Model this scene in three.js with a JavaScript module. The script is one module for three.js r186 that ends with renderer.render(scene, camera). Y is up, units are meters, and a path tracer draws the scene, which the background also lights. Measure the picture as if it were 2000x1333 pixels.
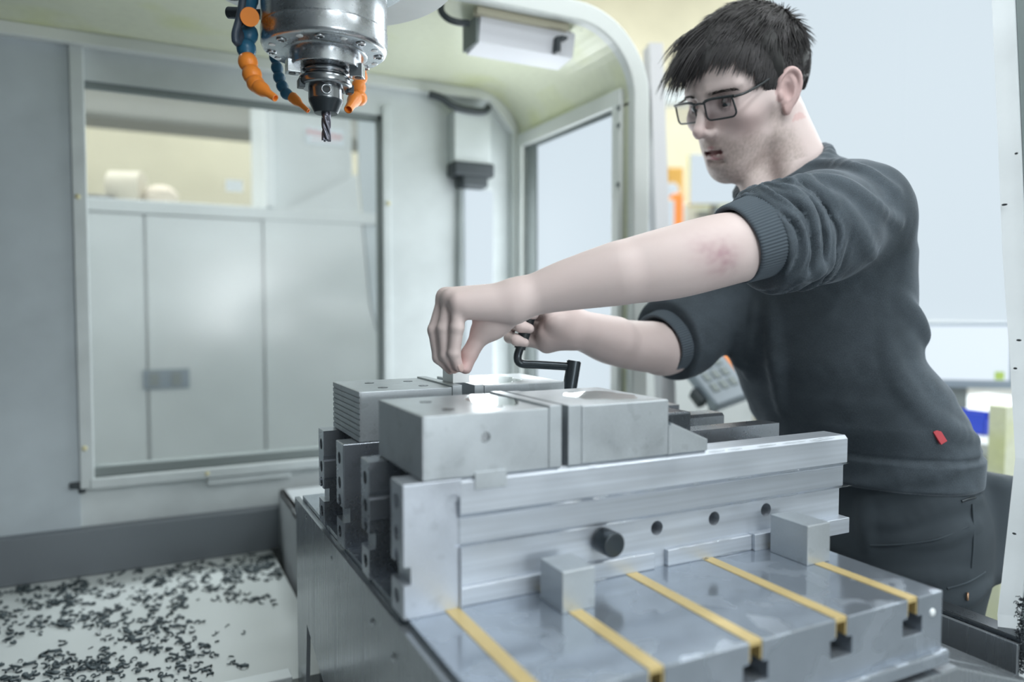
import * as THREE from 'three';
import { RoundedBoxGeometry } from 'three/addons/geometries/RoundedBoxGeometry.js';
import { mergeGeometries } from 'three/addons/utils/BufferGeometryUtils.js';
import { RectAreaLightUniformsLib } from 'three/addons/lights/RectAreaLightUniformsLib.js';
import { ImprovedNoise } from 'three/addons/math/ImprovedNoise.js';
import { Brush, Evaluator, SUBTRACTION } from 'three-bvh-csg';

// ---------------------------------------------------------------- camera, light, exposure
const scene = new THREE.Scene();
const V = (x, y, z) => new THREE.Vector3(x, y, z);
const FOCAL = 1440, YAW = 26.6 * Math.PI / 180, PITCH = Math.atan(66.5 / FOCAL);
const EYE = V(0, 1.25, 0);
const camera = new THREE.PerspectiveCamera(2 * Math.atan(666.5 / FOCAL) * 180 / Math.PI, 2000 / 1333, 0.05, 60);
camera.position.copy(EYE);
camera.rotation.set(-PITCH, -YAW, 0, 'YXZ');
camera.focus = 0.92;
camera.userData.fStop = camera.getFocalLength() / 1000 / 0.0135;
const renderer = new THREE.WebGLRenderer();
renderer.toneMapping = THREE.LinearToneMapping;
const EXPOSURE = 1.45;
renderer.toneMappingExposure = EXPOSURE;
renderer.shadowMap.enabled = true;
RectAreaLightUniformsLib.init();
scene.background = new THREE.Color(0.02, 0.022, 0.025);

// every window pane and light panel: a glowing sheet with an area light of its size just in front
const GLOW = [0.66 / EXPOSURE, 0.765 / EXPOSURE, 0.84 / EXPOSURE];
const LAMPS = {
  ceilingPower: 10, frontWindow: 17, rightWindow: 2.4, canopyWindow: 2.3, stripLamp: 8,
};

// ---------------------------------------------------------------- small helpers
const noise = new ImprovedNoise();
let seed = 7;
const rnd = () => { seed = (seed * 1664525 + 1013904223) >>> 0; return seed / 4294967296; };
const rr = (a, b) => a + (b - a) * rnd();
const used = {};
function numbered(n) { const k = used[n] = (used[n] ?? -1) + 1; return k ? n + '_' + String(k).padStart(3, '0') : n; }
function shadowed(m) { m.castShadow = true; m.receiveShadow = true; return m; }
function thing(name, label, category, pos = [0, 0, 0], group) {
  const o = new THREE.Group(); o.name = numbered(name); o.position.set(...pos); scene.add(o);
  o.userData = { label, category }; if (group) o.userData.group = group;
  return o;
}
function tag(o, label, category, group, kind) { Object.assign(o.userData, { label, category }); if (group) o.userData.group = group; if (kind) o.userData.kind = kind; return o; }
// a mesh from one or several geometries; world-placed geometry is brought into its parent's frame
function obj(name, geos, mat, parent = scene) {
  const list = [].concat(geos).map((g) => prep(g));
  const g = list.length > 1 ? mergeGeometries(list) : list[0];
  const m = shadowed(new THREE.Mesh(g, mat));
  m.name = parent === scene ? numbered(name) : name;
  if (parent !== scene) { const p = V(0, 0, 0); let q = parent; while (q && q !== scene) { p.add(q.position); q = q.parent; } g.translate(-p.x, -p.y, -p.z); }
  parent.add(m);
  return m;
}
function struct(name, geos, mat, parent = scene) { const m = obj(name, geos, mat, parent); m.userData.kind = 'structure'; return m; }
function prep(g) {
  const keep = g.userData.keepUV;
  if (g.index) g = g.toNonIndexed();
  for (const k of Object.keys(g.attributes)) if (!['position', 'normal', 'uv', 'color'].includes(k)) g.deleteAttribute(k);
  if (!keep) boxUV(g);
  return g;
}
function boxUV(g) {   // uv in metres, by the way each face points
  const p = g.attributes.position, n = p.count, uv = new Float32Array(n * 2), a = V(0, 0, 0), b = V(0, 0, 0), c = V(0, 0, 0), N = V(0, 0, 0);
  for (let i = 0; i < n; i += 3) {
    a.fromBufferAttribute(p, i); b.fromBufferAttribute(p, i + 1); c.fromBufferAttribute(p, i + 2);
    N.subVectors(b, a).cross(c.clone().sub(a));
    const x = Math.abs(N.x), y = Math.abs(N.y), z = Math.abs(N.z);
    for (let k = 0; k < 3; k++) {
      const px = p.getX(i + k), py = p.getY(i + k), pz = p.getZ(i + k);
      const [u, v] = x >= y && x >= z ? [pz, py] : y >= z ? [px, pz] : [px, py];
      uv[(i + k) * 2] = u; uv[(i + k) * 2 + 1] = v;
    }
  }
  g.setAttribute('uv', new THREE.BufferAttribute(uv, 2));
}
// box from its two corners, edges rounded by r
function bx(x0, x1, y0, y1, z0, z1, r = 0.0012) {
  const w = x1 - x0, h = y1 - y0, d = z1 - z0;
  const rr_ = Math.min(r, w / 2.2, h / 2.2, d / 2.2);
  const g = r > 0 ? new RoundedBoxGeometry(w, h, d, 2, rr_) : new THREE.BoxGeometry(w, h, d);
  return g.translate((x0 + x1) / 2, (y0 + y1) / 2, (z0 + z1) / 2);
}
function frameBar(a, b, r0, r1 = r0, seg = 16, open = false) {   // straight round bar between two points
  const d = V().subVectors(b, a), g = new THREE.CylinderGeometry(r1, r0, d.length(), seg, 1, open);
  g.applyQuaternion(new THREE.Quaternion().setFromUnitVectors(V(0, 1, 0), d.clone().normalize()));
  return g.translate((a.x + b.x) / 2, (a.y + b.y) / 2, (a.z + b.z) / 2);
}
function tube(points, r, seg = 32, rad = 10) { return new THREE.TubeGeometry(new THREE.CatmullRomCurve3(points), seg, r, rad, false); }
function lathe(profile, x, z, seg = 48) { return new THREE.LatheGeometry(profile.map(([r, y]) => new THREE.Vector2(r, y)), seg).translate(x, 0, z); }
// outline in the plane (z, y) pushed along x, or (x, y) pushed along z
function prismX(outline, x0, x1, bevel = 0) {
  const s = new THREE.Shape(outline.map(([z, y]) => new THREE.Vector2(-z, y)));
  const g = new THREE.ExtrudeGeometry(s, { depth: x1 - x0 - 2 * bevel, bevelEnabled: bevel > 0, bevelSize: bevel, bevelThickness: bevel, bevelOffset: -bevel, bevelSegments: 2, curveSegments: 10 });
  return g.rotateY(Math.PI / 2).translate(x0 + bevel, 0, 0);
}
function prismZ(outline, z0, z1, bevel = 0, holes = []) {
  const s = new THREE.Shape(outline.map(([x, y]) => new THREE.Vector2(x, y)));
  for (const h of holes) s.holes.push(new THREE.Path(h.map(([x, y]) => new THREE.Vector2(x, y))));
  const g = new THREE.ExtrudeGeometry(s, { depth: z1 - z0 - 2 * bevel, bevelEnabled: bevel > 0, bevelSize: bevel, bevelThickness: bevel, bevelOffset: -bevel, bevelSegments: 2, curveSegments: 12 });
  return g.translate(0, 0, z0 + bevel);
}
const csg = new Evaluator(); csg.attributes = ['position', 'normal']; csg.useGroups = false;
function cut(g, tools) {
  let a = new Brush(clean(g)); a.updateMatrixWorld();
  for (const t of tools) { const b = new Brush(clean(t)); b.updateMatrixWorld(); a = csg.evaluate(a, b, SUBTRACTION); }
  return a.geometry;
}
function clean(g) { g = g.index ? g.toNonIndexed() : g.clone(); for (const k of Object.keys(g.attributes)) if (!['position', 'normal'].includes(k)) g.deleteAttribute(k); return g; }

// camera rays: where a point of the photograph lies at a chosen depth
const RIGHT = V(Math.cos(YAW), 0, Math.sin(YAW)), FLAT = V(Math.sin(YAW), 0, -Math.cos(YAW));
const FWD = FLAT.clone().multiplyScalar(Math.cos(PITCH)).add(V(0, -Math.sin(PITCH), 0)), UP = V(0, Math.cos(PITCH), 0).add(FLAT.clone().multiplyScalar(Math.sin(PITCH)));
const ray = (px, py) => FWD.clone().addScaledVector(RIGHT, (px - 1000) / FOCAL).addScaledVector(UP, (666.5 - py) / FOCAL);
const at = (px, py, d) => EYE.clone().addScaledVector(ray(px, py), d);
const onX = (px, py, X) => { const r = ray(px, py); return EYE.clone().addScaledVector(r, X / r.x); };
const onZ = (px, py, Z) => { const r = ray(px, py); return EYE.clone().addScaledVector(r, Z / r.z); };

// ---------------------------------------------------------------- textures
function dataTex(size, f, srgb, metres) {   // f(u, v) -> [r, g, b] 0..1, tiled
  const d = new Uint8Array(size * size * 4);
  for (let y = 0; y < size; y++) for (let x = 0; x < size; x++) {
    const c = f(x / size, y / size), o = (y * size + x) * 4;
    for (let k = 0; k < 3; k++) d[o + k] = Math.max(0, Math.min(255, (Array.isArray(c) ? c[k] : c) * 255));
    d[o + 3] = 255;
  }
  const t = new THREE.DataTexture(d, size, size);
  t.wrapS = t.wrapT = THREE.RepeatWrapping; t.magFilter = THREE.LinearFilter; t.minFilter = THREE.LinearMipmapLinearFilter; t.generateMipmaps = true;
  if (srgb) t.colorSpace = THREE.SRGBColorSpace;
  if (metres) t.repeat.set(1 / metres[0], 1 / metres[1]);
  t.needsUpdate = true;
  return t;
}
// tiling noise: a torus walk through 3-D noise
function tn(u, v, fu, fv, o = 0) {
  const w = (a, b) => noise.noise(a, b, o);
  const U = u * fu, W = v * fv, mix = (a, b, t) => a + (b - a) * t;
  return mix(mix(w(U, W), w(U - fu, W), u), mix(w(U, W - fv), w(U - fu, W - fv), u), v);
}
const fbm = (u, v, f, o) => tn(u, v, f, f, o) * 0.55 + tn(u, v, f * 2, f * 2, o + 3) * 0.3 + tn(u, v, f * 4, f * 4, o + 7) * 0.15;
const tx = {
  ground: dataTex(512, (u, v) => { const b = 0.92 + 0.12 * fbm(u, v, 4, 1) + 0.03 * tn(u, v, 90, 90, 4); const s = fbm(u, v, 9, 20); const d = s > 0.2 ? 0.96 : 1; return [b * d, b * d, b * d * 1.0]; }, true, [0.22, 0.22]),
  streak: dataTex(512, (u, v) => { const b = 0.93 + 0.09 * tn(u, v, 2, 40, 5) + 0.09 * tn(u, v, 3, 14, 8) + 0.07 * fbm(u, v, 5, 1); return [b, b, b]; }, true, [0.4, 0.16]),
  groundRough: dataTex(512, (u, v) => { const s = 0.72 + 0.3 * fbm(u, v, 5, 1) + 0.1 * tn(u, v, 60, 60, 2); return [s, s, s]; }, false, [0.22, 0.22]),
  millRows: dataTex(256, (u, v) => 0.5 + 0.35 * tn(u, v, 3, 60, 5) + 0.2 * tn(u, v, 60, 6, 9), false, [0.15, 0.06]),
  brushedUp: dataTex(256, (u, v) => 0.5 + 0.4 * tn(u, v, 60, 2, 5) + 0.15 * tn(u, v, 120, 5, 9), false, [0.12, 0.5]),
  cream: dataTex(512, (u, v) => { const s = Math.max(0, fbm(u, v, 4, 11) - 0.05) * 1.5, g = 1 + 0.03 * tn(u, v, 60, 60, 3); return [0.93 * g - s * 0.08, 0.93 * g - s * 0.06, 0.88 * g - s * 0.38]; }, true, [0.9, 0.9]),
  plaster: dataTex(256, (u, v) => { const g = 0.93 + 0.07 * fbm(u, v, 4, 2); return [g, g, g]; }, true, [1.1, 1.1]),
  fine: dataTex(256, (u, v) => 0.5 + 0.3 * tn(u, v, 64, 64, 1) + 0.25 * tn(u, v, 30, 30, 2), false, [0.05, 0.05]),
  knit: dataTex(256, (u, v) => 0.5 + 0.3 * tn(u, v, 50, 50, 6) + 0.2 * tn(u, v, 24, 90, 2), false, [0.045, 0.045]),
  knitColor: dataTex(256, (u, v) => { const g = 0.86 + 0.16 * tn(u, v, 70, 70, 6) + 0.14 * fbm(u, v, 6, 3); return [g, g, g]; }, true, [0.11, 0.11]),
  rib: dataTex(128, (u) => 0.5 + 0.5 * Math.sin(u * Math.PI * 2), false, [1, 1]),
  twill: dataTex(128, (u, v) => 0.5 + 0.3 * Math.sin((u + v) * Math.PI * 2 * 16) + 0.2 * tn(u, v, 20, 20, 6), false, [0.025, 0.025]),
  skin: dataTex(256, (u, v) => 0.5 + 0.3 * tn(u, v, 40, 40, 1) + 0.3 * tn(u, v, 90, 90, 2), false, [0.03, 0.03]),
  dirt: dataTex(256, (u, v) => { const g = 0.96 + 0.08 * fbm(u, v, 5, 2); return [g, g, g]; }, true, [0.4, 0.4]),
  oil: dataTex(512, (u, v) => { const s = fbm(u, v, 6, 31); const k = Math.max(0, Math.min(1, (s - 0.02) * 9)); return [0.3 + 0.5 * k, 0.3 + 0.5 * k, 0.3 + 0.5 * k]; }, false, [0.3, 0.3]),
};
const S = (o) => new THREE.MeshStandardMaterial(o);
const P = (o) => new THREE.MeshPhysicalMaterial(o);
const L = (r, g, b) => new THREE.Color().setRGB(r, g, b);
const M = {
  steel: S({ name: 'ground steel', color: L(0.6, 0.65, 0.72), metalness: 0.55, roughness: 0.55, map: tx.streak, roughnessMap: tx.groundRough, bumpMap: tx.millRows, bumpScale: 0.00006 }),
  steelTop: S({ name: 'polished ground steel', color: L(0.74, 0.78, 0.81), metalness: 0.85, roughness: 0.3, map: tx.ground, roughnessMap: tx.groundRough, bumpMap: tx.fine, bumpScale: 0.00001 }),
  jaw: S({ name: 'jaw steel', color: L(0.58, 0.63, 0.67), metalness: 0.55, roughness: 0.48, map: tx.ground, roughnessMap: tx.groundRough, bumpMap: tx.millRows, bumpScale: 0.00004 }),
  tableSteel: S({ name: 'table steel', color: L(0.5, 0.56, 0.64), metalness: 0.7, roughness: 0.48, map: tx.ground, roughnessMap: tx.oil }),
  darkSteel: S({ name: 'dark steel', color: L(0.1, 0.115, 0.13), metalness: 0.8, roughness: 0.4, roughnessMap: tx.groundRough }),
  black: S({ name: 'black plastic', color: L(0.03, 0.04, 0.047), roughness: 0.5 }),
  blackOxide: S({ name: 'black oxide steel', color: L(0.05, 0.062, 0.072), metalness: 0.6, roughness: 0.3 }),
  sheet: S({ name: 'brushed stainless sheet', color: L(0.3, 0.33, 0.36), metalness: 0.6, roughness: 0.45, bumpMap: tx.brushedUp, bumpScale: 0.00006, roughnessMap: tx.brushedUp }),
  brass: S({ name: 'yellow slot strip', color: L(0.78, 0.6, 0.27), metalness: 0.2, roughness: 0.4, map: tx.ground }),
  alu: S({ name: 'bright aluminium', color: L(0.86, 0.9, 0.92), metalness: 0.3, roughness: 0.45, bumpMap: tx.millRows, bumpScale: 0.00002 }),
  chrome: S({ name: 'machined chrome', color: L(0.52, 0.55, 0.58), metalness: 1, roughness: 0.38, roughnessMap: tx.groundRough }),
  carbide: S({ name: 'coated carbide', color: L(0.2, 0.2, 0.24), metalness: 0.9, roughness: 0.3 }),
  panel: P({ name: 'painted panel', color: L(0.62, 0.67, 0.68), roughness: 0.42, map: tx.dirt, clearcoat: 0.2, clearcoatRoughness: 0.4 }),
  cream: P({ name: 'cream paint wet with coolant', color: L(0.86, 0.895, 0.78), roughness: 0.4, map: tx.cream, clearcoat: 0.5, clearcoatRoughness: 0.25 }),
  paleRim: P({ name: 'pale rim paint', color: L(0.8, 0.84, 0.82), roughness: 0.4, map: tx.plaster, clearcoat: 0.4, clearcoatRoughness: 0.3 }),
  grey: S({ name: 'grey painted sheet', color: L(0.2, 0.225, 0.25), roughness: 0.45, metalness: 0.3, map: tx.plaster }),
  white: S({ name: 'white paint', color: L(0.74, 0.77, 0.78), roughness: 0.5 }),
  cabinet: S({ name: 'white cabinet lacquer', color: L(0.72, 0.76, 0.77), roughness: 0.45, map: tx.plaster }),
  tan: S({ name: 'sand coloured plaster', color: L(0.52, 0.48, 0.35), roughness: 0.9, map: tx.plaster }),
  concrete: S({ name: 'shop floor', color: L(0.2, 0.215, 0.22), roughness: 0.6, map: tx.plaster }),
  offWhite: S({ name: 'off white wall', color: L(0.75, 0.77, 0.76), roughness: 0.9, map: tx.plaster }),
  orange: S({ name: 'orange plastic', color: L(0.95, 0.29, 0.04), roughness: 0.35 }),
  blue: S({ name: 'blue plastic', color: L(0.025, 0.13, 0.23), roughness: 0.3 }),
  binBlue: S({ name: 'bright blue plastic', color: L(0.03, 0.07, 0.55), roughness: 0.4 }),
  red: S({ name: 'red plastic', color: L(0.6, 0.06, 0.08), roughness: 0.5 }),
  postPaint: S({ name: 'light grey post paint', color: L(0.86, 0.91, 0.94), roughness: 0.5, map: tx.dirt }),
  pillar: S({ name: 'milled steel', color: L(0.62, 0.67, 0.75), metalness: 0.55, roughness: 0.5, map: tx.ground, roughnessMap: tx.groundRough, bumpMap: tx.brushedUp, bumpScale: 0.00004 }),
  bandSteel: S({ name: 'milled steel band', color: L(0.58, 0.63, 0.7), metalness: 0.8, roughness: 0.42, map: tx.streak, bumpMap: tx.millRows, bumpScale: 0.00015 }),
  oxideSteel: S({ name: 'oily milled steel', color: L(0.5, 0.54, 0.6), metalness: 0.85, roughness: 0.4, map: tx.ground, roughnessMap: tx.groundRough }),
  sawn: S({ name: 'rough milled end face', color: L(0.56, 0.6, 0.64), metalness: 0.75, roughness: 0.45, map: tx.ground, bumpMap: tx.millRows, bumpScale: 0.0001 }),
  coverGrey: S({ name: 'grey cover sheet', color: L(0.42, 0.45, 0.47), roughness: 0.5, map: tx.dirt }),
  bead: P({ name: 'coolant bead', color: L(0.97, 0.98, 0.98), transmission: 1, thickness: 0.002, roughness: 0.03, ior: 1.36 }),
  postGrey: S({ name: 'grey painted post', color: L(0.74, 0.79, 0.81), roughness: 0.5, map: tx.dirt }),
  gasket: S({ name: 'grey rubber gasket', color: L(0.2, 0.23, 0.23), roughness: 0.7 }),
  plexi: P({ name: 'clear window sheet', color: L(0.94, 0.97, 0.97), transmission: 1, thickness: 0, roughness: 0.21, ior: 1.5 }),
  coolant: P({ name: 'coolant film', color: L(0.97, 0.98, 0.97), transmission: 1, thickness: 0, roughness: 0.02, ior: 1.36 }),
  glow: S({ name: 'lit pane', color: L(0.01, 0.01, 0.01), roughness: 0.9, emissive: L(...GLOW), emissiveIntensity: 1 }),
};
// glowing sheet facing dir, w wide and h high, with its light
function glowSheet(name, parent, center, dir, w, h, power, mat = M.glow, tint = [0.93, 0.98, 1.0]) {
  const q = new THREE.Quaternion().setFromRotationMatrix(new THREE.Matrix4().lookAt(V(0, 0, 0), dir.clone().negate(), Math.abs(dir.y) > 0.9 ? V(0, 0, 1) : V(0, 1, 0)));
  const g = new THREE.BoxGeometry(w, h, 0.01).applyQuaternion(q).translate(center.x, center.y, center.z);
  const m = obj(name, g, mat, parent);
  const l = new THREE.RectAreaLight(L(...tint), power, w, h);
  l.name = name + '_light'; l.position.copy(center).addScaledVector(dir, 0.02); l.lookAt(l.position.clone().add(dir)); l.rotateY(0);
  scene.add(l);
  return m;
}

// ================================================================ the shop round the machine
function setting(m, label, category) { tag(m, label, category, null, 'structure'); return m; }
setting(struct('floor', bx(-3.2, 4.4, -0.1, 0, -4.4, 3.2, 0), M.concrete), 'grey concrete floor of the workshop around the machine', 'floor');
setting(struct('ceiling_shop', bx(-3.2, 4.4, 4.3, 4.4, -4.4, 3.2, 0), M.tan), 'sand coloured workshop ceiling high above the machine', 'ceiling');
setting(struct('wall_shop_back', bx(-3.2, 4.4, 0, 4.3, -4.4, -4.3, 0), M.tan), 'sand coloured plaster wall far behind the machine', 'wall');
setting(struct('wall_shop_left', bx(-3.2, -3.1, 0, 4.3, -4.3, 3.1, 0), M.offWhite), 'off white workshop wall on the side of the spindle head', 'wall');
{ // wall behind the camera, with two windows; right wall with one large frosted window
  const win = [[0.46, 1.1, 0.92, 1.62], [1.32, 1.7, 1.1, 1.6]];
  setting(struct('wall_shop_front', prismZ([[-3.2, 0], [4.4, 0], [4.4, 4.3], [-3.2, 4.3]], 3.1, 3.2, 0, win.map(([a, b, c, d]) => [[a, c], [a, d], [b, d], [b, c]])), M.offWhite), 'off white workshop wall facing the machine front', 'wall');
  setting(struct('trim_2', bx(-3.1, 4.3, 0, 0.82, 3.05, 3.1, 0), S({ name: 'dark grey wainscot', color: L(0.06, 0.07, 0.08), roughness: 0.6 })), 'dark grey wainscot along the wall facing the machine front', 'trim');
  win.forEach(([a, b, c, d], i) => {
    const w = thing('window_' + (3 + i), i ? 'smaller bright window in the wall facing the machine' : 'large bright window in the wall facing the machine', 'window', [(a + b) / 2, c, 3.1]);
    w.userData.kind = 'structure';
    const f = 0.04;
    obj('window_frame', [bx(a, b, c, c + f, 3.09, 3.2, 0), bx(a, b, d - f, d, 3.09, 3.2, 0), bx(a, a + f, c, d, 3.09, 3.2, 0), bx(b - f, b, c, d, 3.09, 3.2, 0)], M.white, w);
    glowSheet('pane', w, V((a + b) / 2, (c + d) / 2, 3.15), V(0, 0, -1), b - a - 0.08, d - c - 0.08, LAMPS.frontWindow);
  });
  // right wall: opening z -4.1 .. -1.2, y 1.16 .. 3.2
  const x0 = 4.3, x1 = 4.4;
  setting(struct('wall_shop_right', [bx(x0, x1, 0, 1.14, -4.3, 3.1, 0), bx(x0, x1, 4.2, 4.3, -4.3, 3.1, 0), bx(x0, x1, 1.14, 4.2, -4.3, -4.26, 0), bx(x0, x1, 1.14, 4.2, -0.9, 3.1, 0)], M.offWhite), 'off white workshop wall below the tall window behind the man', 'wall');
  const w = thing('window_5', 'tall frosted window, bright white, behind the man in the dark sweater', 'window', [4.32, 1.14, -2.6]);
  w.userData.kind = 'structure';
  obj('window_frame', [bx(4.28, 4.4, 1.1, 1.16, -4.26, -0.9, 0), bx(4.28, 4.4, 4.16, 4.2, -4.26, -0.9, 0)], M.white, w);
  const zs = [-4.26, -3.14, -2.02, -0.9];
  for (let i = 0; i < 3; i++) glowSheet('pane', w, V(4.35, 2.66, (zs[i] + zs[i + 1]) / 2), V(-1, 0, 0), zs[i + 1] - zs[i] - 0.006, 3.02, LAMPS.rightWindow);
  // ceiling light panels
  for (const [x, z, where] of [[-1.4, -2.9, 'behind the cabin, farthest from the big frosted window'], [-1.4, 0.3, 'above the open front, on the spindle side'], [0.6, -3.2, 'above the white cabinet'], [0.5, 0.55, 'above the open front of the machine'], [0.5, 2.1, 'next to the wall with two windows'], [2.6, -2.9, 'in the corner by the frosted window'], [2.4, -0.3, 'above the desk side of the machine'], [2.4, 1.8, 'in the corner of both window walls']]) {
    const t = thing('ceiling_light', 'hanging white light panel ' + where, 'ceiling light', [x, 3.55, z], 'light panels on the workshop ceiling');
    for (const q of [-0.5, 0.49]) obj('hanger_rod', bx(x + q, x + q + 0.01, 3.58, 4.3, z, z + 0.01, 0), M.white, t);
    obj('back_plate', bx(x - 0.62, x + 0.62, 3.57, 3.6, z - 0.32, z + 0.32, 0), M.white, t);
    obj('frame', [bx(x - 0.64, x - 0.6, 3.54, 3.6, z - 0.34, z + 0.34, 0), bx(x + 0.6, x + 0.64, 3.54, 3.6, z - 0.34, z + 0.34, 0), bx(x - 0.6, x + 0.6, 3.54, 3.6, z - 0.34, z - 0.3, 0), bx(x - 0.6, x + 0.6, 3.54, 3.6, z + 0.3, z + 0.34, 0)], M.white, t);
    glowSheet('diffuser', t, V(x, 3.565, z), V(0, -1, 0), 1.2, 0.6, LAMPS.ceilingPower * (z < -2 ? 1.9 : 1));
  }
}

// ================================================================ machine enclosure (what the photograph shows as its room)
const ZB = -1.75, XR = 0.89, YC = 1.8, ZF = -1.235;
{
  // back wall with its window
  const w = [-0.1, 0.525, 0.895, 1.712];
  const wall = setting(struct('wall_back', prismZ([[-0.37, 0.3], [0.93, 0.3], [0.93, 1.83], [-0.37, 1.83]], ZB - 0.03, ZB, 0, [[[w[0], w[2]], [w[0], w[3]], [w[1], w[3]], [w[1], w[2]]]]), M.panel), 'pale grey rear panel of the milling machine cabin', 'wall');
  const win = thing('window_1', 'wide clear window in the rear panel of the machine cabin', 'window', [(w[0] + w[1]) / 2, w[2], ZB]);
  win.userData.kind = 'structure';
  obj('window_frame', [bx(w[0] - 0.022, w[0] + 0.004, w[2] - 0.02, 1.775, ZB, ZB + 0.014, 0.003), bx(w[0] - 0.004, w[1] + 0.02, w[2] - 0.022, w[2], ZB, ZB + 0.016, 0.003),
    bx(w[1], w[1] + 0.02, w[2] - 0.02, w[3] + 0.02, ZB, ZB + 0.008, 0.003)], M.panel, win);
  obj('gasket', [bx(w[0], w[1], w[3] - 0.012, w[3], ZB - 0.028, ZB - 0.006, 0), bx(w[1] - 0.008, w[1], w[2], w[3], ZB - 0.028, ZB - 0.006, 0), bx(w[0], w[1], w[2], w[2] + 0.022, ZB - 0.028, ZB + 0.002, 0.003)], M.gasket, win);
  obj('pane', new THREE.PlaneGeometry(w[1] - w[0], w[3] - w[2]).translate((w[0] + w[1]) / 2, (w[2] + w[3]) / 2, ZB - 0.016), M.plexi, win);
  const yellowed = S({ name: 'yellowed screw head', color: L(0.66, 0.62, 0.4), roughness: 0.5 });
  for (const [x, y] of [[-0.112, 1.473], [-0.112, 0.96], [0.536, 1.5], [0.12, 0.884]]) obj('screw', new THREE.SphereGeometry(0.0055, 12, 8).scale(1, 1, 0.6).translate(x, y, ZB + 0.015), yellowed, wall);
  obj('corner_plug', [bx(-0.142, -0.12, 0.876, 0.89, ZB, ZB + 0.012, 0.004), bx(-0.126, -0.112, 0.866, 0.878, ZB, ZB + 0.012, 0.004)], M.black, wall);
  obj('seam_cover', bx(-0.37, -0.122, 0.79, 1.775, ZB, ZB + 0.006, 0.002), S({ name: 'grey blue panel paint', color: L(0.5, 0.56, 0.6), roughness: 0.5, map: tx.dirt }), wall);
  obj('ledge_strip', bx(0.12, 0.3, 0.855, 0.872, ZB, ZB + 0.01, 0.003), M.panel, wall);

  setting(struct('wall_left', bx(-0.42, -0.37, 0, 2.5, ZB - 0.03, 0.35, 0), S({ name: 'dark grey machine paint', color: L(0.05, 0.058, 0.063), roughness: 0.6 })), 'dark grey side of the machine column, facing the vises', 'wall');

  // roof and front-side wall in one bent sheet, its corner rounded
  const R = 0.135, arc = (r, n = 14) => [...Array(n + 1)].map((_, i) => { const a = Math.PI / 2 * (1 - i / n); return [XR - R + r * Math.cos(a), YC - R + r * Math.sin(a)]; });
  const inner = arc(R), outer = arc(R + 0.014);
  const roof = setting(struct('ceiling', prismZ([[-0.37, YC], ...inner, [XR, 1.69 - 0.03], [XR + 0.014, 1.69 - 0.03], ...outer.slice().reverse(), [-0.37, YC + 0.014]], ZB - 0.03, ZF), M.cream), 'cream roof of the machine cabin curving down into its side', 'ceiling');
  obj('rim', prismZ([[-0.37, YC - 0.004], ...arc(R - 0.004), [XR - 0.004, 0.8], [XR + 0.034, 0.8], ...arc(R + 0.034).reverse(), [-0.37, YC + 0.034]], ZF - 0.012, ZF + 0.012, 0.004), M.paleRim, roof);
  obj('back_trim', [prismZ([[-0.37, YC - 0.026], [0.80, YC - 0.026], [0.868, YC - 0.1], [0.868, 0.85], [XR, 0.85], ...arc(R).reverse(), [-0.37, YC]], ZB, ZB + 0.03, 0.003)], M.paleRim, roof);
  for (const x of [-0.25, 0.02, 0.69, 0.79]) obj('screw', new THREE.SphereGeometry(0.007, 12, 8).scale(1, 0.5, 1).translate(x, YC - 0.001, ZF - 0.22 + 0.19 * (x > 0.6)), M.gasket, roof);

  // side wall with its window
  const q = [-1.7, -1.292, 0.9, 1.69];
  const side = setting(struct('wall_right', [bx(XR, XR + 0.014, 0.3, q[2], ZB - 0.03, ZF, 0), bx(XR, XR + 0.014, q[2], 1.69, ZB - 0.03, q[0], 0), bx(XR, XR + 0.014, q[2], 1.69, q[1], ZF, 0)], M.cream), 'cream side wall of the machine cabin beside the opening', 'wall');
  const w2 = thing('window_2', 'tall bright side window of the cabin framed in cream', 'window', [XR, q[2], (q[0] + q[1]) / 2]);
  w2.userData.kind = 'structure';
  obj('window_frame', [bx(XR - 0.014, XR, q[3] - 0.03, q[3] + 0.006, q[0] - 0.02, q[1] + 0.03, 0.004), bx(XR - 0.014, XR, q[2] - 0.03, q[2], q[0] - 0.02, q[1] + 0.03, 0.004), bx(XR - 0.0132, XR - 0.0004, q[2] - 0.01, q[3] - 0.012, q[1], q[1] + 0.0296, 0.004), bx(XR - 0.016, XR - 0.0004, q[2] - 0.01, q[3] - 0.01, q[0] - 0.0196, q[0] + 0.008, 0.004)], M.paleRim, w2);
  obj('gasket', [bx(XR - 0.002, XR + 0.012, q[2], q[3], q[0] + 0.008, q[0] + 0.06, 0), bx(XR - 0.004, XR + 0.01, q[3] - 0.038, q[3] - 0.03, q[0], q[1], 0)], M.gasket, w2);
  glowSheet('lit_pane', w2, V(XR + 0.008, (q[2] + q[3]) / 2, (q[0] + q[1]) / 2), V(-1, 0, 0), q[1] - q[0], q[3] - q[2], LAMPS.canopyWindow);
  for (const [y, z] of [[1.655, -1.262], [1.62, -1.262], [1.5, -1.262], [1.33, -1.262], [1.16, -1.262], [1.72, -1.37], [1.72, -1.5], [1.72, -1.62]]) obj('screw', new THREE.SphereGeometry(0.006, 12, 8).scale(0.5, 1, 1).translate(XR - (y < 1.7 ? 0.016 : 0.004), y, z), M.gasket, side);
}

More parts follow.
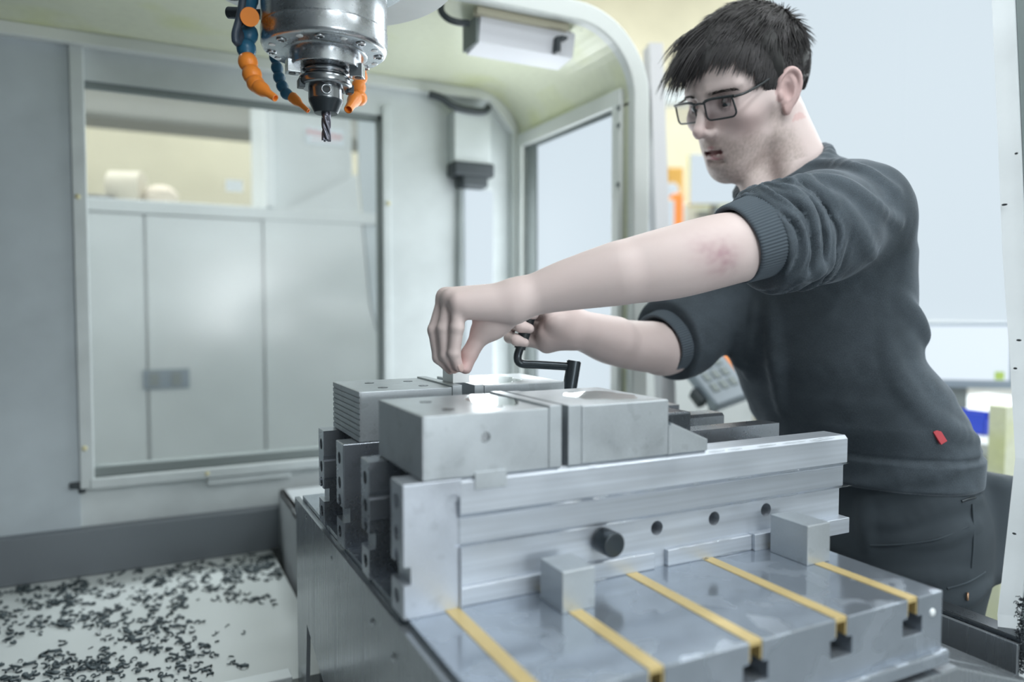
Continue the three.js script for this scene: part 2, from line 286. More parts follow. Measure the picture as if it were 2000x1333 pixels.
// lower band, chip tray, way cover
{
  setting(struct('trim_1', [bx(-0.37, 0.31, 0.70, 0.795, ZB, ZB + 0.035, 0.003)], M.grey), 'dark grey band along the foot of the rear panel', 'trim');
  const tray = thing('chip_tray', 'pale chip tray at the foot of the rear panel', 'tray', [-0.1, 0.6, -1.1]);
  obj('tray_floor', [bx(-0.37, 0.186, 0.685, 0.699, -1.1, -0.35, 0), bx(-0.37, 0.25, 0.685, 0.699, ZB + 0.002, -1.1, 0)], S({ name: 'pale tray', color: L(0.6, 0.64, 0.64), roughness: 0.5, map: tx.plaster }), tray);
  obj('tray_frame', [bx(-0.37, 0.25, 0.3, 0.684, ZB + 0.002, -1.2, 0)], M.grey, tray);
  obj('cross_bar', bx(0.06, 0.186, 0.699, 0.708, -1.12, -1.09, 0.002), M.postGrey, tray);
  // curled chips: too many to count
  const chip = (() => { const g = new THREE.TorusGeometry(0.0042, 0.0012, 4, 7, Math.PI * 1.25); g.scale(1, 1, 1.6); return prep(g); })();
  const n = 1900, im = shadowed(new THREE.InstancedMesh(chip, S({ name: 'dark milling chips', color: L(0.055, 0.075, 0.085), metalness: 0.3, roughness: 0.5 }), n));
  const m4 = new THREE.Matrix4(), q = new THREE.Quaternion(), e = new THREE.Euler();
  let k = 0, guard = 0;
  while (k < n && guard++ < 40000) {
    const x = rr(-0.36, 0.245), z = rr(-1.7, -0.98); if (x > 0.18 && z > -1.13) continue;
    const dens = 0.42 + 0.9 * noise.noise(x * 9, z * 9, 3) + 0.5 * noise.noise(x * 25, z * 25, 8) - Math.max(0, x + 0.02) * (z > -1.52 ? 2.6 : -0.6) + (x > 0.12 && z > -1.12 ? 1.2 : 0);
    if (rnd() > dens) continue;
    const s = rr(0.5, 1.25);
    e.set(Math.PI / 2 + rr(-0.5, 0.5), rr(-0.4, 0.4), rr(0, 6.28)); q.setFromEuler(e);
    m4.compose(V(x, 0.7 + 0.0015 * s, z), q, V(s * rr(0.7, 1.7), s, s)); im.setMatrixAt(k, m4);
    k++;
  }
  im.count = k; im.name = 'milling_chips'; scene.add(im);
  tag(im, 'dark curled milling chips scattered over the pale tray', 'chips', null, 'stuff');

  const cover = thing('way_cover', 'grey telescoping way cover between rear panel and machine table', 'cover', [0.45, 0.7, -1.4]);
  const plates = [[-1.715, -1.5, 0.836], [-1.52, -1.28, 0.842], [-1.3, -1.1, 0.848]];
  for (const [a, b, y] of plates) obj('cover_plate', [bx(0.272 - (y - 0.832), 0.66, y - 0.012, y, a, b, 0.002), bx(0.272 - (y - 0.832), 0.282, 0.45, y, a, b, 0.002)], M.coverGrey, cover);
  obj('cover_core', bx(0.33, 0.64, 0, 0.82, -1.7, -1.1, 0), M.grey, cover);
}

// ================================================================ machine table
const TY = 0.98, TX0 = 0.2, TX1 = 0.675, TZ0 = -1.07, TZ1 = -0.433, SLOTS = [0.2415, 0.338, 0.4375, 0.537, 0.632];
{
  const t = thing('machine_table', 'ground steel machine table with five slots carrying both vises', 'machine table', [0.4375, 0.6, -0.75]);
  const o = [[TX0, TY - 0.055], [TX1, TY - 0.055], [TX1, TY]];
  for (const s of SLOTS.slice().reverse()) o.push([s + 0.007, TY], [s + 0.007, TY - 0.018], [s + 0.0135, TY - 0.018], [s + 0.0135, TY - 0.034], [s - 0.0135, TY - 0.034], [s - 0.0135, TY - 0.018], [s - 0.007, TY - 0.018], [s - 0.007, TY]);
  o.push([TX0, TY]);
  obj('table_top', prismZ(o, TZ0, TZ1, 0.001), M.tableSteel, t);
  obj('lower_flange', bx(TX0 + 0.005, TX1 + 0.002, 0.912, 0.926, TZ0, TZ1 + 0.008, 0.003), M.tableSteel, t);
  obj('pedestal', [bx(0.24, 0.66, 0.0, 0.72, -1.05, -0.5, 0), bx(TX0 + 0.02, TX1 - 0.02, 0.7, 0.912, TZ0, TZ1 - 0.02, 0.002)], M.sheet, t);
  obj('oil_plug', new THREE.SphereGeometry(0.004, 12, 8).scale(1, 1, 0.5).translate(0.66, 0.962, TZ1), M.alu, t);
  // stainless apron on the open side
  const apron = obj('apron', prismX([[TZ0 - 0.02, 0.974], [TZ1 + 0.01, 0.974], [TZ1 + 0.01, 0.6], [-0.75, 0.72], [-1.02, 0.812], [-1.035, 0.70], [-1.09, 0.70]], TX0 - 0.006, TX0 - 0.0005), M.sheet, t);
  obj('apron_fold', prismX([[TZ0 - 0.02, 0.974], [TZ1 + 0.01, 0.974], [TZ1 + 0.01, 0.952], [TZ0 - 0.02, 0.952]], TX0 - 0.0075, TX0 - 0.006), M.sheet, apron);
  for (const [px, py] of [[600, 1010], [650, 1090], [728, 1216], [770, 1285]]) { const p = onX(px, py, TX0 - 0.006); obj('rivet', new THREE.SphereGeometry(0.0042, 14, 10).scale(0.6, 1, 1).translate(p.x, p.y, p.z), M.chrome, apron); }
  // yellow strips filling the slots, each can be lifted out
  const where = ['nearest the apron', 'second from the apron', 'in the middle of the table', 'second from the man', 'nearest the man'];
  SLOTS.forEach((s, i) => {
    const m = obj('slot_strip', [bx(s - 0.0068, s + 0.0068, TY - 0.004, TY + 0.0008, TZ0 + 0.002, TZ1 - 0.001, 0.0004), bx(s - 0.0068, s - 0.0055, TY - 0.016, TY - 0.003, TZ0 + 0.002, TZ1 - 0.001, 0), bx(s + 0.0055, s + 0.0068, TY - 0.016, TY - 0.003, TZ0 + 0.002, TZ1 - 0.001, 0)], M.brass);
    tag(m, 'yellow strip lying in the table slot ' + where[i], 'slot strip', 'yellow strips in the table slots');
  });
  const cl = [['slot nearer the apron', bx(0.3245, 0.3585, TY, TY + 0.0375, -0.59, -0.549, 0.001)], ['vise end beside the man', bx(0.614, 0.6475, TY, TY + 0.042, -0.59, -0.539, 0.001)]];
  for (const [w, g] of cl) { const b = obj('clamp_block', g, M.jaw); tag(b, 'steel clamp block by the ' + w, 'clamp block', 'clamp blocks holding the front vise'); }
}
// below the table, towards the camera's right
{
  const s = thing('saddle_cover', 'grey sheet cover sloping away below the front corner of the machine table', 'cover', [0.72, 0.6, -0.5]);
  obj('cover_top', prismZ([[0.3, 0.3], [0.83, 0.3], [0.83, 0.856], [0.815, 0.862], [0.69, 0.906], [0.3, 0.906]], -0.45, -0.425, 0.002), M.sheet, s);
  obj('cover_side', prismZ([[0.682, 0.3], [0.83, 0.3], [0.83, 0.856], [0.815, 0.862], [0.69, 0.906], [0.682, 0.906]], -0.75, -0.45, 0.002), M.sheet, s);
  obj('lower_step', prismZ([[0.3, 0.5], [0.80, 0.5], [0.80, 0.846], [0.79, 0.852], [0.3, 0.852]], -0.425, -0.385, 0.002), M.sheet, s);
  const g = [];
  for (let i = 0; i < 46; i++) { const x = 0.6 + rr(-0.008, 0.01), y = 0.893 + rr(-0.045, 0.01), r = rr(0.002, 0.005); g.push(new THREE.TorusGeometry(r, 0.0006, 4, 10, rr(2, 6)).rotateX(rr(0, 3)).rotateY(rr(0, 3)).translate(x, y, -0.4235 + r * 0.5)); }
  const sw = obj('wet_swarf', g, M.chrome); tag(sw, 'bright wet strands of swarf hanging below the table edge', 'swarf', null, 'stuff');
}

// ================================================================ vises
function makeVise(name, label, z0, width, extra) {
  const y = TY, X0 = 0.195, X1 = 0.745, t = thing(name, label, 'vise', [0.47, TY, z0 - width / 2], 'machine vises on the table');
  const H = 0.118, th = 0.034;
  const holesX = (zc) => [0.1, 0.072, 0.052, 0.016].map((h) => new THREE.CylinderGeometry(0.0068, 0.0068, 0.02, 16).rotateZ(Math.PI / 2).translate(X0, y + h, zc));
  // near rail: stepped outside face, pierced by four bores
  const F = z0;
  const prof = [[F, y + H - 0.004], [F - 0.004, y + H], [F - th, y + H], [F - th, y], [F - 0.0105, y], [F - 0.0105, y + 0.0525], [F - 0.0055, y + 0.057], [F - 0.0055, y + 0.081], [F, y + 0.086]];
  const bores = [0.473, 0.55, 0.626].map((x) => new THREE.CylinderGeometry(0.0076, 0.0076, 0.07, 24).rotateX(Math.PI / 2).translate(x, y + 0.0405, F - 0.02));
  bores.push(new THREE.CylinderGeometry(0.0042, 0.0042, 0.06, 18).rotateX(Math.PI / 2).translate(0.4725, y + 0.0655, F - 0.004));
  obj('near_rail', cut(prismX(prof, 0.248, X1, 0.0006), bores), extra.dark ?? M.steel, t);
  // left end pillar with its rounded groove and bored end
  const notch = (zc, w) => bx(X0 - 0.01, X0 + 0.007, y + 0.03, y + 0.046, zc - w, zc + w, 0);
  obj('end_pillar', cut(bx(X0, 0.25, y, y + H, F - th, F, 0.0012), [bx(0.2335, 0.2485, y + 0.0, y + 0.0975, F - 0.0035, F + 0.01, 0), new THREE.CylinderGeometry(0.0075, 0.0075, 0.0135, 28).rotateX(Math.PI / 2).translate(0.241, y + 0.0975, F + 0.00325), bx(0.2435, 0.252, y + 0.056, y + 0.0975, F - 0.006, F + 0.01, 0), notch(F - th / 2, 0.03), ...holesX(F - th * 0.55)]), extra.dark ?? M.pillar, t);
  for (const [a, b] of [[0.2505, 0.467], [0.483, 0.6]]) obj('bottom_strip', bx(a, b, y, y + 0.0175, F - 0.016, F - 0.0045, 0.0014), extra.dark ?? M.steel, t);
  obj('side_band', bx(0.2495, X1 - 0.0012, y + 0.0578, y + 0.0803, F - 0.0075, F - 0.0049, 0.0004), extra.dark ?? M.bandSteel, t);
  obj('foot', bx(0.6, X1 + 0.006, y, y + 0.0185, F - 0.016, F, 0.0008), M.steel, t);
  // far rail
  const B = z0 - width;
  obj('far_rail', cut(prismX([[B + 0.029, y + H], [B, y + H], [B, y], [B + 0.027, y], [B + 0.027, y + 0.058], [B + 0.0295, y + 0.06], [B + 0.0295, y + 0.08], [B + 0.027, y + 0.082], [B + 0.027, y + 0.086], [B + 0.029, y + 0.088]], X0, X1, 0.0008), [notch(B + 0.015, 0.03), ...holesX(B + 0.015)]), M.oxideSteel, t);
  // bed between the rails, the spindle and its nut
  obj('bed', bx(X0 + 0.03, X1 - 0.02, y, y + 0.03, B + 0.029, F - th, 0), M.darkSteel, t);
  obj('screw', frameBar(V(0.4, y + 0.07, z0 - width / 2), V(X1 - 0.01, y + 0.07, z0 - width / 2), 0.011), M.darkSteel, t);
  obj('cross_block', bx(0.255, 0.31, y + 0.03, y + H - 0.001, B + 0.029, F - th, 0), M.darkSteel, t); obj('cross_block', bx(0.68, 0.72, y + 0.03, y + 0.1, B + 0.029, F - th, 0), M.darkSteel, t);
  // jaws
  const j = extra.jaw, Y0 = y + H + 0.0006, Y1 = y + 0.1755, jz0 = B + 0.001, jz1 = F - 0.0006;
  const grooves = [...Array(8)].map((_, i) => bx(0.213 - 0.01, 0.2146, Y0 + 0.006 + i * 0.0062, Y0 + 0.0082 + i * 0.0062, jz0 - 0.01, jz1 + 0.01, 0));
  const fixedTools = [new THREE.CylinderGeometry(0.0052, 0.0045, 0.012, 20).rotateX(Math.PI / 2).translate(0.273, Y1 - 0.0225, jz1)];
  obj('fixed_jaw', cut(bx(0.2155, j[0], Y0, Y1, jz0, jz1, 0.001), fixedTools), M.jaw, t);
  obj('jaw_end_face', extra.grooved ? cut(bx(0.2135, 0.2165, Y0 + 0.0002, Y1 - 0.0002, jz0 + 0.0002, jz1 - 0.0002, 0.0006), grooves) : bx(0.2135, 0.2165, Y0 + 0.0002, Y1 - 0.0002, jz0 + 0.0002, jz1 - 0.0002, 0.0006), M.sawn, t);
  obj('jaw_key', bx(0.262, 0.294, Y0 - 0.012, Y0 + 0.004, jz1 - 0.01, jz1 + 0.0015, 0.0006), M.jaw, t);
  obj('jaw_bolt', frameBar(V(0.273, Y1 - 0.0225, jz1 - 0.006), V(0.273, Y1 - 0.0225, jz1 - 0.002), 0.0043), M.chrome, t);
  for (const [x, z] of [[0.25, 0.3], [0.3, 0.3], [0.25, 0.75], [0.3, 0.75]]) obj('cap_screw', frameBar(V(x, Y1 - 0.002, jz0 + z * width), V(x, Y1 + 0.0004, jz0 + z * width), 0.006), M.darkSteel, t);
  obj('jaw_plate', bx(j[0] + 0.0004, j[1], Y0, Y1 + 0.002, jz0, jz1, 0.0008), M.jaw, t);
  obj('jaw_plate', bx(j[2], j[3] - 0.0004, Y0, Y1 + 0.001, jz0, jz1, 0.0008), M.jaw, t);
  obj('moving_jaw', bx(j[3], 0.479, Y0, Y1, jz0, jz1, 0.0014), M.jaw, t);
  obj('slide', prismX([[jz0 + 0.02, Y0], [jz1, Y0], [jz1, Y0 + 0.03], [jz0 + 0.02, Y0 + 0.03]], 0.479, 0.482), M.jaw, t);
  obj('wedge', prismZ([[0.482, Y0], [0.531, Y0], [0.531, Y0 + 0.012], [0.482, Y0 + 0.033]], jz0 + 0.05, jz1, 0.001), M.jaw, t);
  if (extra.plug) obj('index_plug', [lathe([[0, 0], [0.011, 0], [0.0125, 0.0015], [0.0125, 0.02], [0.011, 0.0215], [0, 0.0215]], 0, 0, 28).rotateX(Math.PI / 2).translate(0.404, y + 0.039, F - 0.008)], M.blackOxide, t);
  if (extra.stop) {
    obj('stop_plate', cut(bx(0.5, 0.506, Y0 + 0.012, Y0 + 0.042, B + 0.05, B + 0.072, 0.0008), [bx(0.495, 0.5015, Y0 + 0.017, Y0 + 0.025, B + 0.055, B + 0.067, 0), bx(0.495, 0.5015, Y0 + 0.029, Y0 + 0.037, B + 0.055, B + 0.067, 0)]), M.darkSteel, t);
    obj('stop_block', bx(0.507, 0.55, Y0, Y0 + 0.034, B + 0.032, B + 0.085, 0.003), M.darkSteel, t);
  }
  return t;
}
const vise1 = makeVise('machine_vise', 'front steel vise, empty jaws nearly closed, dark plug in its side', -0.598, 0.134, { jaw: [0.3385, 0.3525, 0.3597, 0.3749], plug: true, stop: true });
const vise2 = makeVise('machine_vise', 'rear steel vise under the man’s hand holding the small block', -0.806, 0.128, { jaw: [0.325, 0.3378, 0.3537, 0.3665], grooved: true, dark: M.oxideSteel });

{ // coolant clinging to the lower edges of the front rail
  const g = [];
  for (const [y, z, a, b] of [[TY + 0.0845, -0.5976, 0.34, 0.744], [TY + 0.0555, -0.6022, 0.256, 0.744], [TY + 0.0182, -0.6018, 0.252, 0.6], [TY + 0.0016, -0.6012, 0.256, 0.6], [TY + 0.117, -0.5972, 0.345, 0.744]]) {
    let x = a; while (x < b) { const l = rr(0.012, 0.05), r = rr(0.0007, 0.0016); if (rnd() < 0.75 && !(x < 0.49 && x + l > 0.46 && y < TY + 0.03)) { const n = 8, pts = []; for (let i = 0; i <= n; i++) pts.push(V(x + l * i / n, y + rr(-0.0003, 0.0003), z)); const t = tube(pts, r, n, 6); const p = t.attributes.position; for (let i = 0; i < p.count; i++) { const k = Math.sin(Math.PI * Math.min(1, Math.max(0, (p.getX(i) - x) / l))) ** 0.5 * (0.75 + 0.35 * noise.noise(p.getX(i) * 160, y * 90, 2)); p.setY(i, y + (p.getY(i) - y) * k); p.setZ(i, z + (p.getZ(i) - z) * k); } g.push(t); } x += l + rr(0, 0.01); }
  }
  tag(obj('coolant_beads', g, M.bead), 'clear beads of coolant along the rail edges of the front vise', 'coolant', null, 'stuff');
}

// the small block being set into the rear jaws
const BLOCK = { x0: 0.3345, x1: 0.3565, y0: TY + 0.1776, y1: TY + 0.1776 + 0.0215, z0: -0.862, z1: -0.828 };
tag(obj('workpiece', bx(BLOCK.x0, BLOCK.x1, BLOCK.y0, BLOCK.y1, BLOCK.z0, BLOCK.z1, 0.0004), M.alu), 'small bright aluminium block held over the rear vise jaws', 'metal block');

// coolant standing on the jaw tops
function puddle(label, cx, cz, rx, rz, y, o) {
  const pts = []; for (let i = 0; i < 48; i++) { const a = i / 48 * Math.PI * 2, k = 1 + 0.32 * noise.noise(Math.cos(a) * 1.6 + o, Math.sin(a) * 1.6, o) + 0.1 * noise.noise(Math.cos(a) * 5, Math.sin(a) * 5, o); pts.push([cx + rx * k * Math.cos(a), -(cz + rz * k * Math.sin(a))]); }
  const g = new THREE.ExtrudeGeometry(new THREE.Shape(pts.map((p) => new THREE.Vector2(...p))), { depth: 0.0003, bevelEnabled: true, bevelSize: 0.0006, bevelThickness: 0.0002, bevelSegments: 2 }).rotateX(-Math.PI / 2).translate(0, y + 0.0003, 0);
  tag(obj('coolant_puddle', g, M.coolant), label, 'puddle', null, 'stuff');
}
puddle('clear coolant film on the front fixed jaw, reflecting the small block', 0.312, -0.672, 0.022, 0.05, TY + 0.1757, 3);
puddle('clear coolant film on the front moving jaw', 0.432, -0.655, 0.034, 0.04, TY + 0.1757, 9);
puddle('clear coolant film on the rear moving jaw beside the small block', 0.405, -0.87, 0.032, 0.05, TY + 0.1757, 14);

// crank standing on the rear vise
const CR = { foot: at(1106, 800, 1.0), top: at(1121, 706, 1.0), armEnd: at(1103, 716, 1.0), elbow: at(1020, 711, 1.0), bend: at(1011, 697, 1.0), grip0: at(1015, 682, 1.0), grip1: at(1038, 606, 1.0) };
{
  const t = thing('crank_handle', 'black cranked vise handle gripped by the man’s right hand', 'crank handle', CR.foot.toArray());
  const dir = V().subVectors(CR.top, CR.foot).normalize();
  const base = CR.foot.clone().addScaledVector(dir, -(CR.foot.y - TY - 0.1525) / dir.y);
  obj('socket_post', [frameBar(base, CR.top, 0.0098, 0.0098, 24), frameBar(CR.top, CR.top.clone().addScaledVector(dir, 0.001), 0.0085, 0.0085, 24)], M.blackOxide, t);
  const e2 = CR.elbow.clone().lerp(CR.bend, 0.5).add(V(-0.002, -0.002, 0));
  obj('crank_arm', tube([CR.top.clone().addScaledVector(dir, -0.008), CR.armEnd, CR.armEnd.clone().lerp(CR.elbow, 0.6), CR.elbow, e2, CR.bend, CR.grip0, CR.grip1], 0.0058, 60, 14), M.blackOxide, t);
  obj('grip', [frameBar(CR.grip0, CR.grip1, 0.0078, 0.0085, 24)], M.black, t);
}

// ================================================================ spindle head with its tool
{
  const X = 0.206, Z = -0.92, t = thing('spindle_head', 'round steel spindle nose under the pale headstock with a bolted ring', 'spindle', [X, 1.6, Z]);
  obj('headstock', [lathe([[0, 1.648], [0.157, 1.648], [0.16, 1.651], [0.16, 1.72], [0, 1.72]], X, Z, 80), bx(0.055, 0.36, 1.715, 1.98, -1.06, -0.76, 0.01)], S({ name: 'pale headstock paint', color: L(0.76, 0.8, 0.8), roughness: 0.5, map: tx.dirt }), t);
  obj('beam', bx(-0.37, 0.42, 1.85, 2.05, -1.15, -0.55, 0.004), M.panel, t);
  obj('mount_flange', lathe([[0.06, 1.645], [0.1, 1.645], [0.103, 1.649], [0.103, 1.656]], X, Z, 64), M.chrome, t);
  for (const a of [0.75, 2.2, 3.9]) obj('flange_screw', frameBar(V(X + 0.132 * Math.cos(a), 1.641, Z + 0.132 * Math.sin(a)), V(X + 0.132 * Math.cos(a), 1.65, Z + 0.132 * Math.sin(a)), 0.0085), M.blackOxide, t);
  obj('housing', lathe([[0.0745, 1.66], [0.0745, 1.585], [0.0737, 1.5845], [0.0737, 1.5835], [0.0752, 1.583], [0.0752, 1.566], [0.0735, 1.5615], [0.07, 1.5585], [0.051, 1.5572], [0.0505, 1.556], [0.045, 1.555], [0.0, 1.555]], X, Z, 96), M.chrome, t);
  obj('nose_ring', lathe([[0.0428, 1.556], [0.0428, 1.5405], [0.0415, 1.539], [0.0, 1.539]], X, Z, 72), M.chrome, t);
  for (let i = 0; i < 8; i++) {
    const a = i * Math.PI / 4 + 0.32, x = X + 0.0635 * Math.cos(a), z = Z + 0.0635 * Math.sin(a);
    const s = obj('ring_screw', [lathe([[0.0058, 1.5578], [0.0058, 1.5566], [0.0046, 1.5562], [0.0034, 1.5562], [0.0034, 1.561]], x, z, 20)], M.chrome, t);
    obj('hex_socket', frameBar(V(x, 1.5566, z), V(x, 1.561, z), 0.0035, 0.0035, 6), M.black, s);
    const b = a + 0.36; obj('air_hole', new THREE.SphereGeometry(0.0042, 14, 8).scale(1, 0.25, 1).translate(X + 0.064 * Math.cos(b), 1.5577, Z + 0.064 * Math.sin(b)), M.alu, t);
  }
  for (let i = 0; i < 10; i++) { const a = i * Math.PI / 5; obj('ring_hole', frameBar(V(X + 0.036 * Math.cos(a), 1.5386, Z + 0.036 * Math.sin(a)), V(X + 0.036 * Math.cos(a), 1.54, Z + 0.036 * Math.sin(a)), 0.0022), M.black, t); }
  for (const a of [3.12, 0.5]) {
    const c = Math.cos(a), s = Math.sin(a), g = bx(-0.008, 0.008, 1.5295, 1.545, -0.006, 0.01, 0.001);
    g.rotateY(-a + Math.PI / 2).translate(X + 0.037 * c, 0, Z + 0.037 * s);
    const k = obj('drive_key', g, M.chrome, t);
    obj('key_screw', frameBar(V(X + 0.04 * c, 1.5288, Z + 0.04 * s), V(X + 0.04 * c, 1.531, Z + 0.04 * s), 0.0042), M.blackOxide, k);
  }
  // tool holder and cutter: a thing held in the nose
  const h = thing('tool_holder', 'dark tapered tool holder with a fluted end mill in the spindle', 'cutting tool', [X, 1.5, Z]);
  obj('gauge_flange', lathe([[0.026, 1.5388], [0.029, 1.536], [0.029, 1.5345], [0.026, 1.5325], [0.026, 1.5305], [0.0305, 1.5285], [0.0318, 1.527], [0.0318, 1.5205], [0.029, 1.517], [0.0, 1.517]], X, Z, 64), M.darkChrome = S({ name: 'dark polished steel', color: L(0.3, 0.32, 0.34), metalness: 1, roughness: 0.22 }), h);
  obj('holder_body', lathe([[0.0208, 1.518], [0.0208, 1.5035], [0.0205, 1.5025]], X, Z, 48), M.darkChrome, h);
  obj('holder_cone', lathe([[0.0207, 1.5026], [0.0205, 1.5], [0.0145, 1.4875], [0.0135, 1.4866], [0, 1.4866]], X, Z, 48), M.blackOxide, h);
  const d = V(-0.2, 0, 1).normalize();
  const c0 = V(X, 1.5105, Z).addScaledVector(d, 0.0195), c1 = V(X, 1.5105, Z).addScaledVector(d, 0.0218);
  obj('set_screw', new THREE.TorusGeometry(0.0052, 0.0011, 8, 24).applyQuaternion(new THREE.Quaternion().setFromUnitVectors(V(0, 0, 1), d)).translate(c1.x, c1.y, c1.z), M.chrome, h);
  obj('screw_socket', frameBar(c0, c1, 0.005), M.black, h);
  for (const s of [-1, 1]) obj('drive_slot', bx(X + s * 0.0295 - 0.004, X + s * 0.0295 + 0.004, 1.514, 1.524, Z - 0.006, Z + 0.006, 0.001), M.blackOxide, h);
  // fluted cutter: a four-lobed section twisted downwards
  const ring = 64, rows = 50, y0 = 1.488, y1 = 1.4545, pos = [], idx = [];
  for (let j = 0; j <= rows; j++) {
    const f = j / rows, y = y0 + (y1 - y0) * f, tw = -f * 3.1, flute = Math.min(1, Math.max(0, (f - 0.12) * 6));
    for (let i = 0; i < ring; i++) {
      const a = i / ring * Math.PI * 2, s = ((a - tw) / (Math.PI / 2)) % 1, u = s < 0 ? s + 1 : s;
      const r = 0.0057 * (1 - flute * 0.4 * Math.sin(Math.PI * Math.min(1, u / 0.72)) ** 1.2 * (u < 0.72 ? 1 : 0));
      pos.push(X + r * Math.cos(a), y - (j === rows ? 0.001 * (u < 0.4 ? 0 : 1) : 0), Z + r * Math.sin(a));
    }
  }
  for (let j = 0; j < rows; j++) for (let i = 0; i < ring; i++) { const a = j * ring + i, b = j * ring + (i + 1) % ring; idx.push(a, b, a + ring, b, b + ring, a + ring); }
  pos.push(X, y1 + 0.001, Z); const c = pos.length / 3 - 1; for (let i = 0; i < ring; i++) idx.push(rows * ring + i, rows * ring + (i + 1) % ring, c);
  const g = new THREE.BufferGeometry(); g.setAttribute('position', new THREE.Float32BufferAttribute(pos, 3)); g.setIndex(idx); g.computeVertexNormals();
  obj('end_mill', g, M.carbide, h);
}
// jointed coolant hoses: beads on a line, each bead a piece that can be pulled off
function hose(label, beads, nozzle) {
  const p0 = at(beads[0][0], beads[0][1], beads[0][2]);
  const t = thing('coolant_hose', label, 'coolant hose', p0.toArray(), 'jointed coolant hoses round the spindle');
  beads.forEach(([px, py, d, rpx, col], i) => {
    const p = at(px, py, d), nx = beads[i + 1] ?? nozzle, q = at(nx[0], nx[1], nx[2]), r = rpx * d / FOCAL, dir = V().subVectors(q, p), len = dir.length(); dir.normalize();
    const g = new THREE.LatheGeometry([[0.0, r * 1.02], [r * 0.5, r * 0.9], [r * 0.86, r * 0.55], [r, r * 0.1], [r * 0.98, -r * 0.35], [r * 0.84, -r * 0.72], [r * 0.74, -Math.max(r * 0.9, len * 0.55)], [r * 0.72, -len * 0.8]].map(([a, b]) => new THREE.Vector2(a, b)), 24);
    g.applyQuaternion(new THREE.Quaternion().setFromUnitVectors(V(0, -1, 0), dir)).translate(p.x, p.y, p.z);
    obj('bead', g, col, t);
  });
  if (nozzle) {
    const [px, py, d, r0, ex, ey, ed, r1] = nozzle, a = at(px, py, d), b = at(ex, ey, ed), len = a.distanceTo(b), k = d / FOCAL;
    const prof = [[0, r0 * k * 0.9], [r0 * k * 0.7, r0 * k * 0.7], [r0 * k, 0], [r0 * k * 0.9, -len * 0.3], [r1 * k * 1.15, -len * 0.55], [r1 * k, -len], [r1 * k * 0.75, -len], [r1 * k * 0.7, -len * 0.7], [0, -len * 0.68]];
    const g = new THREE.LatheGeometry(prof.map(([x, y]) => new THREE.Vector2(x, y)), 28);
    g.applyQuaternion(new THREE.Quaternion().setFromUnitVectors(V(0, -1, 0), V().subVectors(b, a).normalize())).translate(a.x, a.y, a.z);
    obj('nozzle', g, M.orange, t);
  }
  return t;
}
const o_ = M.orange, b_ = M.blue;
const hoseA = hose('blue and orange jointed hose with a cut nozzle, hanging nearest the cabin window', [[487, -32, 0.87, 18, b_], [486, -2, 0.87, 18, b_], [486, 33, 0.865, 15, b_], [485, 66, 0.865, 18.5, b_], [481, 94, 0.86, 18.5, b_], [484, 121, 0.855, 18.5, o_], [492, 145, 0.85, 18.5, o_], [499, 163, 0.845, 17, o_]], [506, 170, 0.84, 15, 538, 192, 0.83, 7]);
{ const p = at(488, 33, 0.853), q = at(488, 33, 0.836); obj('valve_knob', [frameBar(at(487, 33, 0.865), q, 0.0103, 0.0103, 28)], M.orange, hoseA); }
hose('thin blue jointed hose with a small orange nozzle behind the spindle', [[537, 112, 0.99, 11, b_], [541, 132, 0.99, 11.5, b_], [545, 151, 0.99, 11.5, b_], [551, 168, 0.99, 11.5, b_], [559, 183, 0.99, 11.5, b_]], [571, 190, 0.99, 10.5, 602, 217, 0.985, 4.5]);
hose('short orange jointed hose tucked under the far edge of the spindle ring', [[704, 128, 0.985, 14, o_], [704, 150, 0.985, 14, o_], [700, 170, 0.98, 14.5, o_], [702, 192, 0.975, 15, o_]], [694, 192, 0.965, 14, 680, 214, 0.94, 8]);
{
  const m = obj('coolant_pipe', tube([at(476, -40, 0.84), at(473, 5, 0.84), at(466, 40, 0.84), at(459, 68, 0.84), at(461, 83, 0.842), at(468, 78, 0.85), at(474, 50, 0.862), at(480, 10, 0.87)], 0.0042, 50, 10), S({ name: 'dark rubber tube', color: L(0.05, 0.07, 0.1), roughness: 0.35 }));
  tag(m, 'thin dark looped tube beside the blue and orange hose', 'tube');
  const n = obj('hose_fitting', [frameBar(at(447, 25, 0.9), at(470, 26, 0.895), 0.007), frameBar(at(500, 28, 0.9), at(512, 28, 0.9), 0.006)], M.darkSteel); tag(n, 'dark round hose fitting under the headstock beside the hoses', 'fitting');
}

// ================================================================ lamps in the cabin
{
  // upright strip lamp in the rear corner
  const t = thing('strip_lamp', 'upright glowing strip lamp in the rear corner of the cabin', 'lamp', [0.765, 1.2, ZB + 0.05]);
  const z = ZB + 0.045;
  obj('lamp_body', bx(0.695, 0.795, 1.59, 1.735, ZB, z, 0.004), M.panel, t);
  obj('lamp_back', prismZ([[0.715, 0.86], [0.83, 0.86], [0.808, 1.56], [0.722, 1.56]], ZB, ZB + 0.02, 0.002), M.panel, t);
  obj('lamp_bracket', [bx(0.69, 0.80, 1.575, 1.61, ZB + 0.005, z + 0.012, 0.006), bx(0.712, 0.785, 1.548, 1.58, ZB + 0.005, z + 0.008, 0.008)], M.black, t);
  obj('cable', [tube([V(0.63, 1.764, ZB + 0.045), V(0.66, 1.757, ZB + 0.05), V(0.69, 1.742, ZB + 0.05), V(0.74, 1.736, ZB + 0.05), V(0.775, 1.74, ZB + 0.05), V(0.788, 1.752, ZB + 0.045)], 0.009, 30, 10)], M.black, t);
  glowSheet('lit_diffuser', t, V(0.769, 1.28, ZB + 0.028), V(0, 0, 1), 0.074, 0.53, LAMPS.stripLamp);
}
